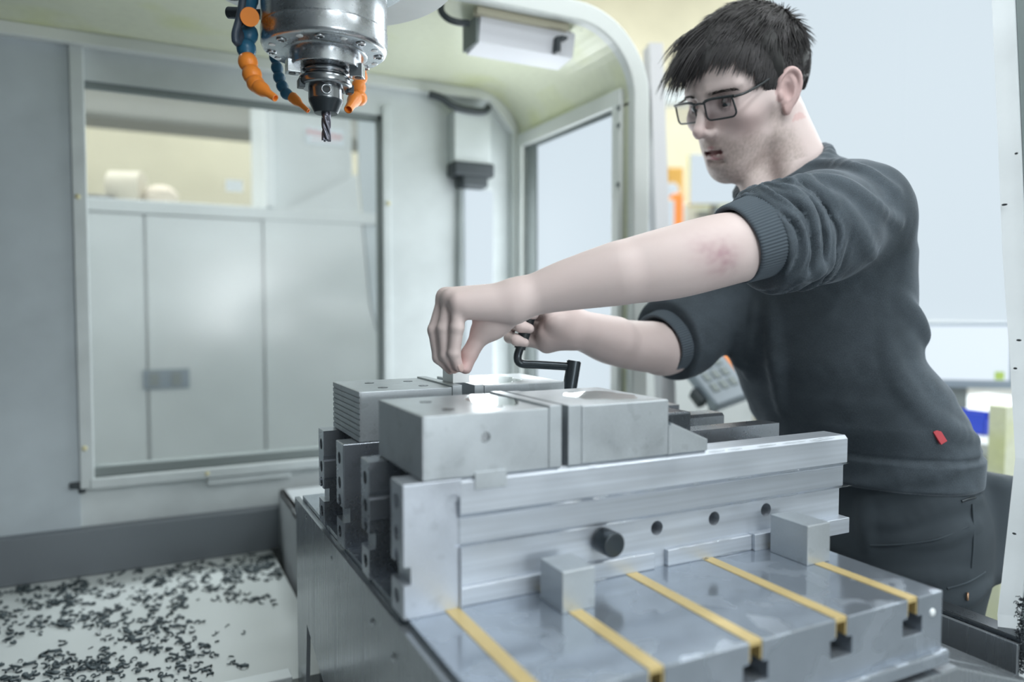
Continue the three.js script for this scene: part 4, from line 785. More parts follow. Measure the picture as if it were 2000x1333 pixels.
// ---- where the joints are
const J = {
  neck: at(1545, 345, 1.135), shL: at(1688, 408, 1.015), elL: at(1462, 482, 0.88), wrL: at(1018, 582, 0.865),
  shR: at(1478, 478, 1.27), elR: at(1308, 680, 1.16), wrR: at(1112, 645, 1.0),
};
const head = (() => {
  const f = V(-0.946, -0.318, 0.06).normalize();
  let x = V(0, 1, 0).cross(f).normalize(), y = f.clone().cross(x);
  const a = -0.11, x2 = x.clone().multiplyScalar(Math.cos(a)).addScaledVector(y, Math.sin(a)), y2 = y.clone().multiplyScalar(Math.cos(a)).addScaledVector(x, -Math.sin(a));
  const o = at(1459, 194, 1.13), s = 0.952;
  return { o, x: x2, y: y2, z: f, s, m: new THREE.Matrix4().makeBasis(x2, y2, f).scale(V(s, s, s)).setPosition(o), world: (a_, b, c) => o.clone().addScaledVector(x2, a_ * s).addScaledVector(y2, b * s).addScaledVector(f, c * s) };
})();
const toHead = (x, y, z) => { const a = x - head.o.x, b = y - head.o.y, c = z - head.o.z, s = 1 / head.s; return [(a * head.x.x + b * head.x.y + c * head.x.z) * s, (a * head.y.x + b * head.y.y + c * head.y.z) * s, (a * head.z.x + b * head.z.y + c * head.z.z) * s]; };

// ---- head in its own frame: +z the way it faces, +x its left, origin between the ears
const pair = (f) => (x, y, z) => f(Math.abs(x), y, z);
const skull = join([ellip(V(0, 0.047, -0.012), 0.0735, 0.088, 0.098), ellip(V(0, 0.035, 0.03), 0.066, 0.062, 0.066)], 0.03);
const faceMass = join([ellip(V(0, -0.028, 0.036), 0.058, 0.076, 0.056), ellip(V(0, -0.066, 0.052), 0.036, 0.04, 0.036), ball(V(0, -0.095, 0.0585), 0.0185), pair(ball(V(0.014, -0.095, 0.0525), 0.0155))], 0.03);
const jawBone = pair(join([bone(V(0.053, -0.02, 0.0), V(0.052, -0.058, 0.012), 0.016, 0.013), bone(V(0.052, -0.058, 0.012), V(0.016, -0.095, 0.054), 0.014, 0.013)], 0.012));
const cheek = pair(join([ellip(V(0.043, -0.016, 0.06), 0.022, 0.018, 0.024), bone(V(0.06, -0.004, 0.03), V(0.046, -0.014, 0.065), 0.012, 0.013)], 0.012));
const brow = pair(bone(V(0.046, 0.028, 0.074), V(0.012, 0.026, 0.09), 0.009, 0.0085));
const noseF = join([bone(V(0, 0.02, 0.092), V(0, -0.026, 0.1155), 0.0072, 0.0078), ball(V(0, -0.0295, 0.1175), 0.0082), pair(ellip(V(0.0118, -0.034, 0.105), 0.0062, 0.0068, 0.0095))], 0.008);
const lipU = join([pair(chain([V(0.002, -0.057, 0.0925), V(0.016, -0.0595, 0.0875), V(0.029, -0.0645, 0.0745)], [0.0038, 0.0031, 0.0018], 0.003))], 0.004);
const lipL = join([pair(chain([V(0.0, -0.0725, 0.0895), V(0.015, -0.071, 0.0855), V(0.0275, -0.0662, 0.0755)], [0.0048, 0.004, 0.002], 0.003))], 0.004);
const mouthCut = pair(chain([V(0, -0.0652, 0.0945), V(0.014, -0.0652, 0.089), V(0.0275, -0.0652, 0.0775)], [0.003, 0.0026, 0.0008], 0.002));
const eyeBall = { c: V(0.0315, 0.006, 0.0755), r: 0.0122 };
const earF = (() => {   // one ear at +x
  const c = V(0.0765, 0.0, -0.012), rim = [[0.071, 0.004, 0.004], [0.0775, 0.019, 0.004], [0.082, 0.029, -0.006], [0.0845, 0.031, -0.018], [0.0865, 0.022, -0.029], [0.086, 0.006, -0.031], [0.082, -0.01, -0.025], [0.0775, -0.021, -0.016]].map((p) => V(...p));
  const fineC = (pts, n, r) => { const q = new THREE.CatmullRomCurve3(pts).getPoints(n); return chain(q, q.map(() => r), 0.001); };
  const helix = fineC(rim, 24, 0.0039);
  const anti = fineC([V(0.0805, 0.022, -0.016), V(0.083, 0.01, -0.0215), V(0.0805, -0.008, -0.018), V(0.0765, -0.014, -0.008)], 12, 0.0033);
  const plate = ellip(V(0.0765, 0.004, -0.014), 0.0055, 0.03, 0.02), lobe = ellip(V(0.0755, -0.026, -0.009), 0.0048, 0.0095, 0.0085), tragus = ellip(V(0.0755, -0.004, 0.003), 0.004, 0.0075, 0.0045);
  const concha = ellip(V(0.0825, 0.0, -0.0085), 0.0075, 0.0125, 0.0085), root = bone(V(0.066, 0.012, -0.008), V(0.066, -0.014, -0.006), 0.009, 0.008);
  return (x, y, z) => {
    // leans outwards towards the back
    let d = smin(plate(x - (-(z + 0.012)) * 0.25, y, z), helix(x, y, z), 0.004);
    d = smin(d, anti(x, y, z), 0.003); d = smin(d, lobe(x, y, z), 0.005);
    d = smax(d, -concha(x, y, z), 0.004);
    d = smin(d, tragus(x, y, z), 0.003); return smin(d, root(x, y, z), 0.006);
  };
})();
function headField(x, y, z) {
  const X = Math.abs(x);
  let d = smin(skull(x, y, z), faceMass(x, y, z), 0.028);
  d = smin(d, jawBone(x, y, z), 0.022);
  d = smin(d, cheek(x, y, z), 0.02);
  d = smin(d, brow(x, y, z), 0.012);
  // eye sockets, lids
  d = smax(d, -ellip(V(0.0315, 0.007, 0.096), 0.0185, 0.0125, 0.018)(X, y, z), 0.011);
  const ed = len3(X - eyeBall.c.x, y - eyeBall.c.y, z - eyeBall.c.z);
  const lid = Math.abs(ed - 0.0128) - 0.0011;
  const q2 = ((X - 0.0315) / 0.013) ** 2, up = y - eyeBall.c.y + 0.0026 - 0.0022 * (1 - q2), low = y - eyeBall.c.y + 0.0052 - 0.0026 * q2;
  d = smin(d, smax(smax(lid, -up, 0.0008), 0.07 - z, 0.001), 0.003);     // upper lid
  d = smin(d, smax(smax(lid, low, 0.0008), 0.07 - z, 0.001), 0.003);     // lower lid
  d = smin(d, noseF(x, y, z), 0.011);
  d = smax(d, -ellip(V(0.0062, -0.0405, 0.109), 0.0038, 0.003, 0.0055)(X, y, z), 0.002);
  d = smin(d, lipU(x, y, z), 0.0045); d = smin(d, lipL(x, y, z), 0.0045);
  d = smax(d, -mouthCut(x, y, z), 0.002);
  d = smax(d, -bone(V(0, -0.081, 0.0905), V(0.012, -0.08, 0.086), 0.0028, 0.002)(X, y, z), 0.01);
  d = smin(d, earF(X, y - 0.002, z - 0.011), 0.004);
  return d;
}
const neckField = (() => {
  const a = head.world(0, -0.02, -0.035), b = J.neck.clone().add(V(0.02, -0.05, 0.0)), s = head.world(0.05, -0.03, -0.03), c = head.world(-0.05, -0.03, -0.03), front = head.world(0, -0.075, 0.02), pit = J.neck.clone().add(V(-0.065, -0.07, 0.01));
  return join([bone(a, b, 0.055, 0.062), bone(s, pit.clone().add(V(0.02, 0, 0.03)), 0.016, 0.014), bone(c, pit.clone().add(V(0.02, 0, -0.03)), 0.016, 0.014), bone(front, pit, 0.02, 0.024), bone(a, b.clone().add(V(0.03, -0.04, 0.06)), 0.035, 0.03)], 0.02);
})();

// ---- the near (left) arm and its hand over the small block
const handN = V().subVectors(at(930, 600, 0.9), at(930, 600, 0.84)).normalize();   // across the hand, little finger to index
const armL = (() => {
  const P_ = [[1560, 445, 0.94], [1474, 478, 0.893], [1410, 489, 0.877], [1310, 514, 0.863], [1205, 535, 0.859], [1110, 557, 0.862], [1045, 575, 0.864], [1012, 583, 0.865]].map((p) => at(...p));
  const r = [0.045, 0.0405, 0.0435, 0.0425, 0.0365, 0.0282, 0.0215, 0.02];
  const main = smoothChain(P_, r, 5);
  const wide = smoothChain([P_[4], P_[5], P_[6], P_[7]].map((p) => p.clone().addScaledVector(handN, 0.011)), [0.03, 0.0245, 0.0195, 0.0182], 5);
  const wide2 = smoothChain([P_[4], P_[5], P_[6], P_[7]].map((p) => p.clone().addScaledVector(handN, -0.009)), [0.029, 0.0235, 0.0192, 0.0182], 5);
  const olecranon = ball(at(1425, 505, 0.866), 0.02);
  return join([main, wide, wide2, olecranon], 0.014);
})();
const F1 = (pts, r) => { const q = pts.map((p) => at(...p)); return { q, f: join([chain(q, r, 0.001), ...q.slice(1, -1).map((p, i) => ball(p, r[i + 1] * 1.01))], 0.003) }; };
const fingersL = [
  F1([[897, 592, 0.846], [893, 640, 0.846], [887, 690, 0.852], [896, 718, 0.858]], [0.0092, 0.0078, 0.0071, 0.0056]),   // little finger, nearest
  F1([[882, 584, 0.861], [868, 642, 0.858], [872, 694, 0.862], [887, 719.5, 0.868]], [0.0098, 0.0085, 0.0077, 0.006]),
  F1([[871, 581, 0.879], [850, 645, 0.872], [858, 698, 0.874], [879, 721, 0.88]], [0.0102, 0.0088, 0.008, 0.0062]),
  F1([[874, 584, 0.898], [860, 645, 0.893], [866, 694, 0.89], [884, 721, 0.889]], [0.0102, 0.0088, 0.008, 0.0062]),
];
const thumbL = F1([[985, 618, 0.884], [938, 655, 0.879], [917, 692, 0.876], [910, 719.5, 0.873]], [0.017, 0.0112, 0.0098, 0.0072]);
const palmL = (() => {
  const wr = [at(1012, 586, 0.85), at(1012, 584, 0.86), at(1012, 582, 0.871), at(1012, 582, 0.882)];
  const l = fingersL.map((g, i) => bone(wr[i], g.q[0], 0.0165, [0.0115, 0.012, 0.012, 0.0118][i]));
  l.push(bone(at(1000, 604, 0.851), at(915, 606, 0.848), 0.0155, 0.0105));    // edge of the hand
  l.push(bone(at(1000, 606, 0.872), at(925, 604, 0.88), 0.016, 0.011));
  return join(l, 0.013);
})();
const thenarL = join([thumbL.f, ellip(at(958, 634, 0.88), 0.02, 0.017, 0.016)], 0.014);
const handL = within((x, y, z) => {
  let d = palmL(x, y, z);
  for (let i = 0; i < 4; i++) d = smin(d, fingersL[i].f(x, y, z), 0.0045);
  for (let i = 0; i < 3; i++) { const a = fingersL[i].q[0], b = fingersL[i + 1].q[0], w = bone(a.clone().lerp(fingersL[i].q[1], 0.12), b.clone().lerp(fingersL[i + 1].q[1], 0.12), 0.0082, 0.0082); d = smin(d, w(x, y, z), 0.004); }
  return smin(d, thenarL(x, y, z), 0.008);
}, at(930, 640, 0.868), 0.1);

// ---- the far (right) arm, its hand closed round the crank
const armR = (() => {
  const P_ = [[1400, 560, 1.22], [1316, 674, 1.165], [1270, 678, 1.13], [1195, 668, 1.07], [1150, 655, 1.03], [1114, 644, 1.0]].map((p) => at(...p));
  return join([smoothChain(P_, [0.044, 0.0405, 0.0395, 0.0335, 0.0262, 0.022], 5), smoothChain([P_[3], P_[4], P_[5]].map((p) => p.clone().add(V(0, 0.006, 0.008))), [0.029, 0.0245, 0.0205], 5)], 0.014);
})();
const handR = (() => {
  const g0 = CR.grip0, g1 = CR.grip1, ax = V().subVectors(g1, g0).normalize(), back = FLAT.clone().addScaledVector(ax, -FLAT.dot(ax)).normalize(), side = ax.clone().cross(back).normalize();
  const sgn = side.dot(RIGHT) > 0 ? 1 : -1; side.multiplyScalar(sgn);     // towards the wrist
  const on = (t, s, b) => g0.clone().lerp(g1, t).addScaledVector(side, s).addScaledVector(back, b);
  const l = [], wr = at(1114, 644, 1.0);
  const palmPts = [];
  for (let i = 0; i < 4; i++) {
    const t = 0.2 + i * 0.36, r = [0.0075, 0.0085, 0.0088, 0.0085][i];
    const k = on(t + 0.1, 0.034, 0.012), a = on(t + 0.05, 0.006, 0.02), b = on(t, -0.0175, 0.006), c = on(t - 0.02, -0.008, -0.0155), e = on(t - 0.02, 0.004, -0.0165);
    palmPts.push(k);
    l.push(chain([k, a, b, c, e], [r * 1.2, r * 1.08, r, r * 0.95, r * 0.78], 0.004));
  }
  const palm = join(palmPts.map((k) => bone(wr, k, 0.019, 0.0125)), 0.014);
  const heel = ellip(at(1082, 650, 1.005), 0.024, 0.022, 0.02), thumb = chain([at(1085, 628, 0.985), on(1.0, 0.03, -0.012), on(1.25, 0.012, -0.017), on(1.4, -0.006, -0.0165)], [0.015, 0.011, 0.0098, 0.0075], 0.006);
  return within((x, y, z) => { let d = smin(palm(x, y, z), heel(x, y, z), 0.012); for (const f of l) d = smin(d, f(x, y, z), 0.004); return smin(d, thumb(x, y, z), 0.008); }, at(1050, 640, 1.0), 0.11);
})();
const headWithin = within((x, y, z) => { const p = toHead(x, y, z); return headField(p[0], p[1], p[2]) * head.s; }, head.world(0, 0.01, 0.005), 0.15);
const skinField = (x, y, z) => {
  let d = smin(headWithin(x, y, z), neckField(x, y, z), 0.011);
  d = Math.min(d, smin(armL(x, y, z), handL(x, y, z), 0.014));
  d = Math.min(d, smin(armR(x, y, z), handR(x, y, z), 0.014));
  return Math.min(d, core(x, y, z));
};
// the trunk under the clothes keeps the body in one piece
const core = join([bone(J.neck.clone().add(V(0.02, -0.08, 0)), at(1690, 850, 1.18), 0.07, 0.09), bone(J.neck.clone().add(V(0.02, -0.1, 0)), J.shL, 0.05, 0.045), bone(J.shL, at(1560, 445, 0.94), 0.045, 0.045), bone(J.neck.clone().add(V(0.02, -0.1, 0)), J.shR, 0.05, 0.045), bone(J.shR, at(1400, 560, 1.22), 0.045, 0.042)], 0.03);

function skinColor(x, y, z) {
  let r = 0.71, g = 0.6, b = 0.58;
  const n = noise.noise(x * 60, y * 60, z * 60) * 0.5 + noise.noise(x * 150, y * 150, z * 150) * 0.3;
  const redden = (k) => { r = mix(r, 0.62, k); g = mix(g, 0.31, k); b = mix(b, 0.3, k); };
  const near = (p, s) => Math.exp(-((x - p.x) ** 2 + (y - p.y) ** 2 + (z - p.z) ** 2) / (s * s));
  redden(0.05 * n + 0.06);
  // graze on the elbow, pink finger ends
  const e1 = near(at(1408, 503, 0.835), 0.02) * 0.75 + near(at(1362, 494, 0.835), 0.018) * 0.4;
  if (e1 > 0.01) { const k = e1 * (0.6 + 0.8 * Math.max(0, noise.noise(x * 120, y * 160, z * 120) + 0.4)); r = mix(r, 0.47, k); g = mix(g, 0.29, k); b = mix(b, 0.32, k); }
  redden(0.32 * (near(thumbL.q[2], 0.017) + near(thumbL.q[3], 0.014)) + 0.16 * fingersL.reduce((s, q) => s + near(q.q[3], 0.012) + 0.4 * near(q.q[0], 0.011), 0));
  if (len3(x - head.o.x, y - head.o.y, z - head.o.z) < 0.2) {
    const [X, Y, Z] = toHead(x, y, z), aX = Math.abs(X), hn = noise.noise(X * 400, Y * 180, Z * 400);
    // stubble along jaw, chin and upper lip
    let s = sstep(-0.034, -0.058, Y + 0.2 * Math.max(0, 0.03 - Math.abs(Z - 0.03)) - 0.01 * noise.noise(X * 70, Y * 70, Z * 70)) * sstep(-0.02, 0.008, Z) * sstep(-0.135, -0.11, Y);
    s = Math.max(s, sstep(0.07, 0.056, aX) * 0, sstep(0.055, 0.066, aX) * sstep(0.0, -0.03, Y) * sstep(-0.006, 0.012, Z) * sstep(0.04, 0.025, Z) * 0.8);
    s = Math.max(s, sstep(0.03, 0.02, aX) * sstep(-0.043, -0.047, Y) * sstep(-0.062, -0.054, Y) * 0.85);
    s *= 0.33 + 0.3 * hn;
    if (Y < -0.1 && Z < 0.045) s *= sstep(0.0, 0.04, Z);
    r = mix(r, 0.2, clamp01(s)); g = mix(g, 0.15, clamp01(s)); b = mix(b, 0.11, clamp01(s));
    // lips, cheeks, nose tip, ears, brows
    const lip = Math.max(1 - Math.max(0, lipU(X, Y, Z)) / 0.0016, 1 - Math.max(0, lipL(X, Y, Z)) / 0.0018);
    if (lip > 0 && aX < 0.03) { const k = clamp01(lip); r = mix(r, 0.52, k); g = mix(g, 0.22, k); b = mix(b, 0.24, k); }
    const hole = mouthCut(X, Y, Z); if (hole < 0.0012) { r = mix(r, 0.16, 0.8); g = mix(g, 0.05, 0.8); b = mix(b, 0.055, 0.8); }
    const blush = Math.exp(-((aX - 0.048) ** 2 + (Y + 0.022) ** 2 + (Z - 0.065) ** 2) / 0.0007) * 0.26 + Math.exp(-(X * X + (Y + 0.03) ** 2 + (Z - 0.12) ** 2) / 0.0003) * 0.22;
    redden(blush); if (aX > 0.0735 && Z < 0.023 && Math.abs(Y) < 0.045) redden(0.42);
    const bd = bone(V(0.05, 0.0255, 0.074), V(0.014, 0.022, 0.094), 0.003, 0.0042)(aX, Y, Z), bk = clamp01(1.25 - bd / 0.005) * (0.55 + 0.5 * noise.noise(X * 500, Y * 900, Z * 500));
    if (bk > 0) { r = mix(r, 0.09, bk); g = mix(g, 0.07, bk); b = mix(b, 0.06, bk); }
    // scalp under the hair
  }
  return [r, g, b];
}

// ---- clothes
const person = thing('person', 'man in dark grey sweater and glasses leaning over the vises', 'person', [1.06, 0, -0.8]);
const sect = [[335, 1555, 1.13, 0.06, 0.05], [362, 1562, 1.135, 0.1, 0.07], [410, 1577, 1.14, 0.145, 0.09], [500, 1585, 1.15, 0.165, 0.104], [600, 1583, 1.16, 0.164, 0.108], [690, 1597, 1.165, 0.164, 0.112], [760, 1637, 1.175, 0.174, 0.124], [810, 1660, 1.18, 0.177, 0.127], [860, 1685, 1.19, 0.176, 0.126], [905, 1695, 1.19, 0.168, 0.118], [960, 1700, 1.19, 0.162, 0.11]]
  .map(([py, px, d, a, b]) => { const p = at(px, py, d); return { y: p.y, x: p.x, z: p.z, a, b }; });
function trunk(x, y, z) {
  let i = 0; while (i < sect.length - 2 && y < sect[i + 1].y) i++;
  const s = sect[i], t = sect[i + 1], f = clamp01((s.y - y) / (s.y - t.y)), g = f * f * (3 - 2 * f) * 0.5 + f * 0.5;
  const cx = mix(s.x, t.x, g), cz = mix(s.z, t.z, g), a = mix(s.a, t.a, g), b = mix(s.b, t.b, g);
  const u = (z - cz) / a, v = (x - cx) / b, k = (u * u + v * v) ** 0.5, k1 = len3(u / a, v / b, 0);
  return k1 < 1e-6 ? -b : k * (k - 1) / k1;
}
const hemY = 0.985, topY = sect[0].y;
const sleevePts = [J.shL.clone().add(V(0.01, -0.012, -0.02)), at(1600, 445, 0.965), at(1525, 464, 0.925), at(1475, 474, 0.9), at(1430, 487, 0.882)];
const sleeveR = [0.068, 0.062, 0.0495, 0.0455, 0.046];
const cuffC = at(1438, 479, 0.8845), cuffN = V().subVectors(at(1395, 499, 0.872), at(1525, 455, 0.9)).normalize();
const sleeveRight = [J.shR.clone().add(V(0.01, -0.01, 0.01)), at(1390, 590, 1.215), at(1324, 657, 1.175), at(1280, 678, 1.145)], cuffC2 = at(1286, 674, 1.148), cuffN2 = V().subVectors(at(1240, 676, 1.115), at(1345, 640, 1.19)).normalize();
const sleeveL = (x, y, z) => {
  let d = sleeve0(x, y, z);
  const s = -((x - cuffC.x) * cuffN.x + (y - cuffC.y) * cuffN.y + (z - cuffC.z) * cuffN.z);
  if (d < 0.05 && s > -0.01 && s < 0.2) {   // pushed up: rings of cloth above the cuff
    const n1 = noise.noise(x * 16, y * 16, z * 16), n2 = noise.noise(x * 30 + 5, y * 30, z * 30), w = sstep(0.026, 0.045, s) * sstep(0.15, 0.09, s);
    const ph = (s + 0.010 * n1 + 0.004 * n2) / 0.022 * Math.PI * 2;
    d -= w * (0.002 + 0.0038 * Math.sin(ph) + 0.0022 * Math.sin(ph * 2 + 1.5 + 3 * n1));
  }
  return d;
};
const sleeve0 = chain(sleevePts, sleeveR, 0.05);
const sleeve2 = chain(sleeveRight, [0.085, 0.068, 0.058, 0.052], 0.05);
const yoke = join([bone(J.neck.clone().add(V(0.035, -0.022, 0.02)), J.shL.clone().add(V(0.005, 0.002, -0.01)), 0.05, 0.062), bone(J.neck.clone().add(V(0.035, -0.025, -0.02)), J.shR.clone().add(V(0.02, 0.0, 0.02)), 0.05, 0.06)], 0.03);
function sweaterBase(x, y, z) {
  let d = smax(trunk(x, y, z), y - topY, 0.03);
  d = smin(d, yoke(x, y, z), 0.032);
  const pl = (x - cuffC.x) * cuffN.x + (y - cuffC.y) * cuffN.y + (z - cuffC.z) * cuffN.z + 0.031, pr = (x - cuffC2.x) * cuffN2.x + (y - cuffC2.y) * cuffN2.y + (z - cuffC2.z) * cuffN2.z + 0.02;
  d = smin(d, smax(sleeveL(x, y, z), pl, 0.006), 0.032);
  d = smin(d, smax(sleeve2(x, y, z), pr, 0.006), 0.035);
  return d;
}
function march(f, px, py, t0 = 0.7, t1 = 1.6) {
  const r = ray(px, py); let t = t0;
  for (let i = 0; i < 260 && t < t1; i++) { const d = f(EYE.x + r.x * t, EYE.y + r.y * t, EYE.z + r.z * t); if (d < 0.0006) return EYE.clone().addScaledVector(r, t); t += Math.max(0.0008, d * 0.6); }
  return null;
}
// folds: ridges laid on the surface of the cloth
function foldSet(base, list) {
  const fs = [];
  for (const [pts, r, lift = 0.6] of list) {
    const cr = new THREE.CatmullRomCurve3(pts.map(([x, y]) => V(x, y, 0))), n = Math.max(4, pts.length * 3), q = [];
    for (let i = 0; i <= n; i++) { const c = cr.getPoint(i / n), p = march(base, c.x, c.y); if (p) { const rp = ray(c.x, c.y).normalize(); if (q.length && p.distanceTo(q[q.length - 1][2]) > 0.035) break; const hit = p.clone(), e = Math.sin(Math.PI * Math.min(1, Math.max(0, i / n))); p.addScaledVector(rp, r * (1.25 - lift * Math.sqrt(Math.max(0.05, e)))); q.push([p, r * (0.55 + 0.45 * e), hit]); } }
    if (q.length < 3) continue;
    const box = new THREE.Box3().setFromPoints(q.map((a) => a[0])), c = box.getCenter(V()), R = box.getSize(V()).length() / 2 + r + 0.02, f = join(q.slice(1).map((b, i) => bone(q[i][0], b[0], q[i][1], b[1])), 0.004);
    fs.push({ c, R, f, r });
  }
  return fs;
}
const sweaterFolds = foldSet(sweaterBase, [
  [[[1550, 352], [1600, 353], [1650, 366], [1700, 396], [1750, 437]], 0.0085, 0.7],
  [[[1568, 358], [1600, 376], [1640, 408], [1675, 450], [1702, 500]], 0.0085, 0.7],
  [[[1548, 335], [1600, 324], [1650, 323], [1700, 340], [1745, 376]], 0.0075, 0.75],
  [[[1545, 368], [1566, 392], [1582, 425], [1585, 460]], 0.007, 0.4],
  [[[1560, 545], [1600, 522], [1618, 500]], 0.009],
  [[[1592, 556], [1640, 572], [1705, 617], [1762, 655], [1815, 690]], 0.016, 0.72],
  [[[1745, 575], [1775, 608], [1798, 645], [1806, 668]], 0.012, 0.5],
  [[[1815, 690], [1860, 725], [1888, 775], [1900, 830]], 0.017, 0.62],
  [[[1722, 640], [1735, 690], [1760, 755], [1800, 800], [1850, 838], [1900, 860]], 0.011, 0.6],
  [[[1512, 590], [1514, 640], [1518, 720], [1530, 800]], 0.013, 0.75],
  [[[1483, 595], [1480, 620], [1472, 670], [1464, 730]], 0.011, 0.75],
  [[[1454, 600], [1450, 660], [1448, 750], [1470, 830]], 0.013, 0.75],
  [[[1660, 948], [1740, 934], [1820, 917], [1900, 890]], 0.011, 0.5],
]);
const collar = (() => { const c = at(1528, 338, 1.135), n = V(-0.55, 0.83, 0).normalize(), pts = []; const u = V(0, 0, 1), v = n.clone().cross(u).normalize(); for (let i = 0; i <= 28; i++) { const a = i / 28 * Math.PI * 2; pts.push(c.clone().addScaledVector(u, 0.068 * Math.cos(a)).addScaledVector(v, 0.074 * Math.sin(a))); } return { pts, n, c, f: join(pts.slice(1).map((p, i) => bone(pts[i], p, 0.0085, 0.0085)), 0.004) }; })();
function sweaterField(x, y, z) {
  let d = sweaterBase(x, y, z);
  if (d < 0.06) for (const w of sweaterFolds) { if (len3(x - w.c.x, y - w.c.y, z - w.c.z) < w.R) d = smin(d, w.f(x, y, z), 0.013); }
  if (d < 0.03) d += 0.0022 * noise.noise(x * 14, y * 9, z * 14) + 0.0012 * noise.noise(x * 34, y * 22, z * 34);
  // open at the neck
  const cx = x - collar.c.x, cy = y - collar.c.y, cz = z - collar.c.z, h = cx * collar.n.x + cy * collar.n.y, rad = len3(cx - h * collar.n.x, cy - h * collar.n.y, cz);
  if (h > -0.03 && h < 0.2) d = smax(d, -smax(rad - 0.066, -h - 0.02, 0.01), 0.01);
  d = smin(d, collar.f(x, y, z), 0.012);
  const hb = y - hemY; if (hb < 0.07 && d < 0.03) d -= 0.0045 * sstep(0.05, 0.042, hb) - 0.003 * Math.exp(-(((hb - 0.049) / 0.004) ** 2));
  return smax(d, -hb, 0.005);
}
const sweaterMat = P({ name: 'dark grey knit', color: L(0.1, 0.126, 0.152), roughness: 0.95, map: tx.knitColor, bumpMap: tx.knit, bumpScale: 0.0007, sheen: 0.6, sheenRoughness: 0.6, sheenColor: L(0.6, 0.68, 0.78) });
const cuffMat = P({ name: 'dark grey ribbing', color: L(0.084, 0.106, 0.128), roughness: 0.95, sheen: 0.3, sheenRoughness: 0.6, sheenColor: L(0.6, 0.68, 0.78) });
const FINE = globalThis.COARSE_ ?? 1;
{
  const sw = bodyPart('sweater', meshField(sweaterField, V(0.6, 0.96, -1.2), V(1.3, 1.58, -0.5), 0.0042 * FINE, { eps: 0.0022 }), sweaterMat, person);
  // ribbed cuffs: a tube with real ribs, open at the arm
  const cuff = (c, n, len, r0, r1, sq) => {
    const u = V(0, 1, 0).addScaledVector(n, -n.y).normalize(), v = n.clone().cross(u).normalize(), A = 660, prof = [];
    for (let i = 0; i <= 10; i++) prof.push([len * (1 - i / 10) * -1, mix(r1, r0, i / 10), 1]);
    prof.push([0.003, r0 - 0.001, 1], [0.0035, r0 - 0.0035, 0.4], [0.0, r0 - 0.006, 0], [-0.02, r0 - 0.007, 0]);
    const pos = [], idx = [];
    prof.forEach(([s, r, k]) => { for (let i = 0; i < A; i++) { const a = i / A * Math.PI * 2, rb = r + k * 0.0005 * Math.sin(a * 82) + 0.0012 * Math.sin(a * 3 + 1) - 0.001 * Math.cos(a * 2); const p = c.clone().addScaledVector(n, s).addScaledVector(u, rb * Math.cos(a)).addScaledVector(v, rb * sq * Math.sin(a)); pos.push(p.x, p.y, p.z); } });
    for (let j = 0; j < prof.length - 1; j++) for (let i = 0; i < A; i++) { const a = j * A + i, b = j * A + (i + 1) % A; idx.push(a, a + A, b, b, a + A, b + A); }
    const g = new THREE.BufferGeometry(); g.setAttribute('position', new THREE.Float32BufferAttribute(pos, 3)); g.setAttribute('uv', new THREE.Float32BufferAttribute(new Float32Array(pos.length / 3 * 2), 2)); g.setIndex(idx); g.computeVertexNormals();
    return g;
  };
  bodyPart('cuff', cuff(cuffC, cuffN, 0.036, 0.0495, 0.0525, 1), cuffMat, sw);
  bodyPart('cuff', cuff(cuffC2, cuffN2, 0.03, 0.0495, 0.0525, 1), cuffMat, sw);
  // small red tag sewn in the side seam
  const a = march(sweaterField, 1835, 853);
  if (a) {
    const nx = a.clone().sub(V(1.06, a.y, -0.8)).normalize(), e1 = V(-0.25, -0.95, 0.1).addScaledVector(nx, -nx.dot(V(-0.25, -0.95, 0.1))).normalize(), m = new THREE.Matrix4().makeBasis(e1.clone().cross(nx).normalize(), e1, nx).setPosition(a);
    const th = 0.0022, g = bx(-0.005, 0.005, -0.0105, 0.0105, -0.003, th, 0.0008); g.rotateZ(0.75).applyMatrix4(m); const r = prep(g);
    bodyPart('red_tag', r, M.red, sw).userData.label = 'small red woven tag';
  }
}
// ---- trousers
const hip = [[-0.71, 1.048], [-0.885, 1.055]];
const trouserBase = (x, y, z) => {
  let d = smax(trunk(x, Math.max(y, 0.95), z) + 0.009, y - 1.05, 0.01);
  d = smax(d, 0.84 - y, 0.06);
  for (const [hz, hx] of hip) d = smin(d, join_leg(x, y, z, hx, hz), 0.06);
  return d;
};
const legs = hip.map(([hz, hx]) => join([bone(V(hx, 0.9, hz), V(hx - 0.012, 0.5, hz), 0.092, 0.068), bone(V(hx - 0.012, 0.5, hz), V(hx + 0.02, 0.07, hz), 0.066, 0.056)], 0.04));
const join_leg = (x, y, z, hx, hz) => (hz === hip[0][0] ? legs[0] : legs[1])(x, y, z);
const pocketC = at(1926, 1022, 1.14);
const trouserFolds = foldSet(trouserBase, [
  [[[1690, 985], [1740, 962], [1800, 950], [1880, 930]], 0.012, 0.62],
  [[[1700, 1020], [1760, 1018], [1840, 985], [1905, 975]], 0.011, 0.62],
  [[[1760, 1062], [1830, 1055], [1900, 1025]], 0.010, 0.62],
  [[[1720, 1120], [1790, 1128], [1880, 1118]], 0.011, 0.62],
  [[[1700, 960], [1695, 1020], [1705, 1080]], 0.011, 0.62],
  [[[1845, 1178], [1890, 1168], [1930, 1140]], 0.008, 0.45],
]);
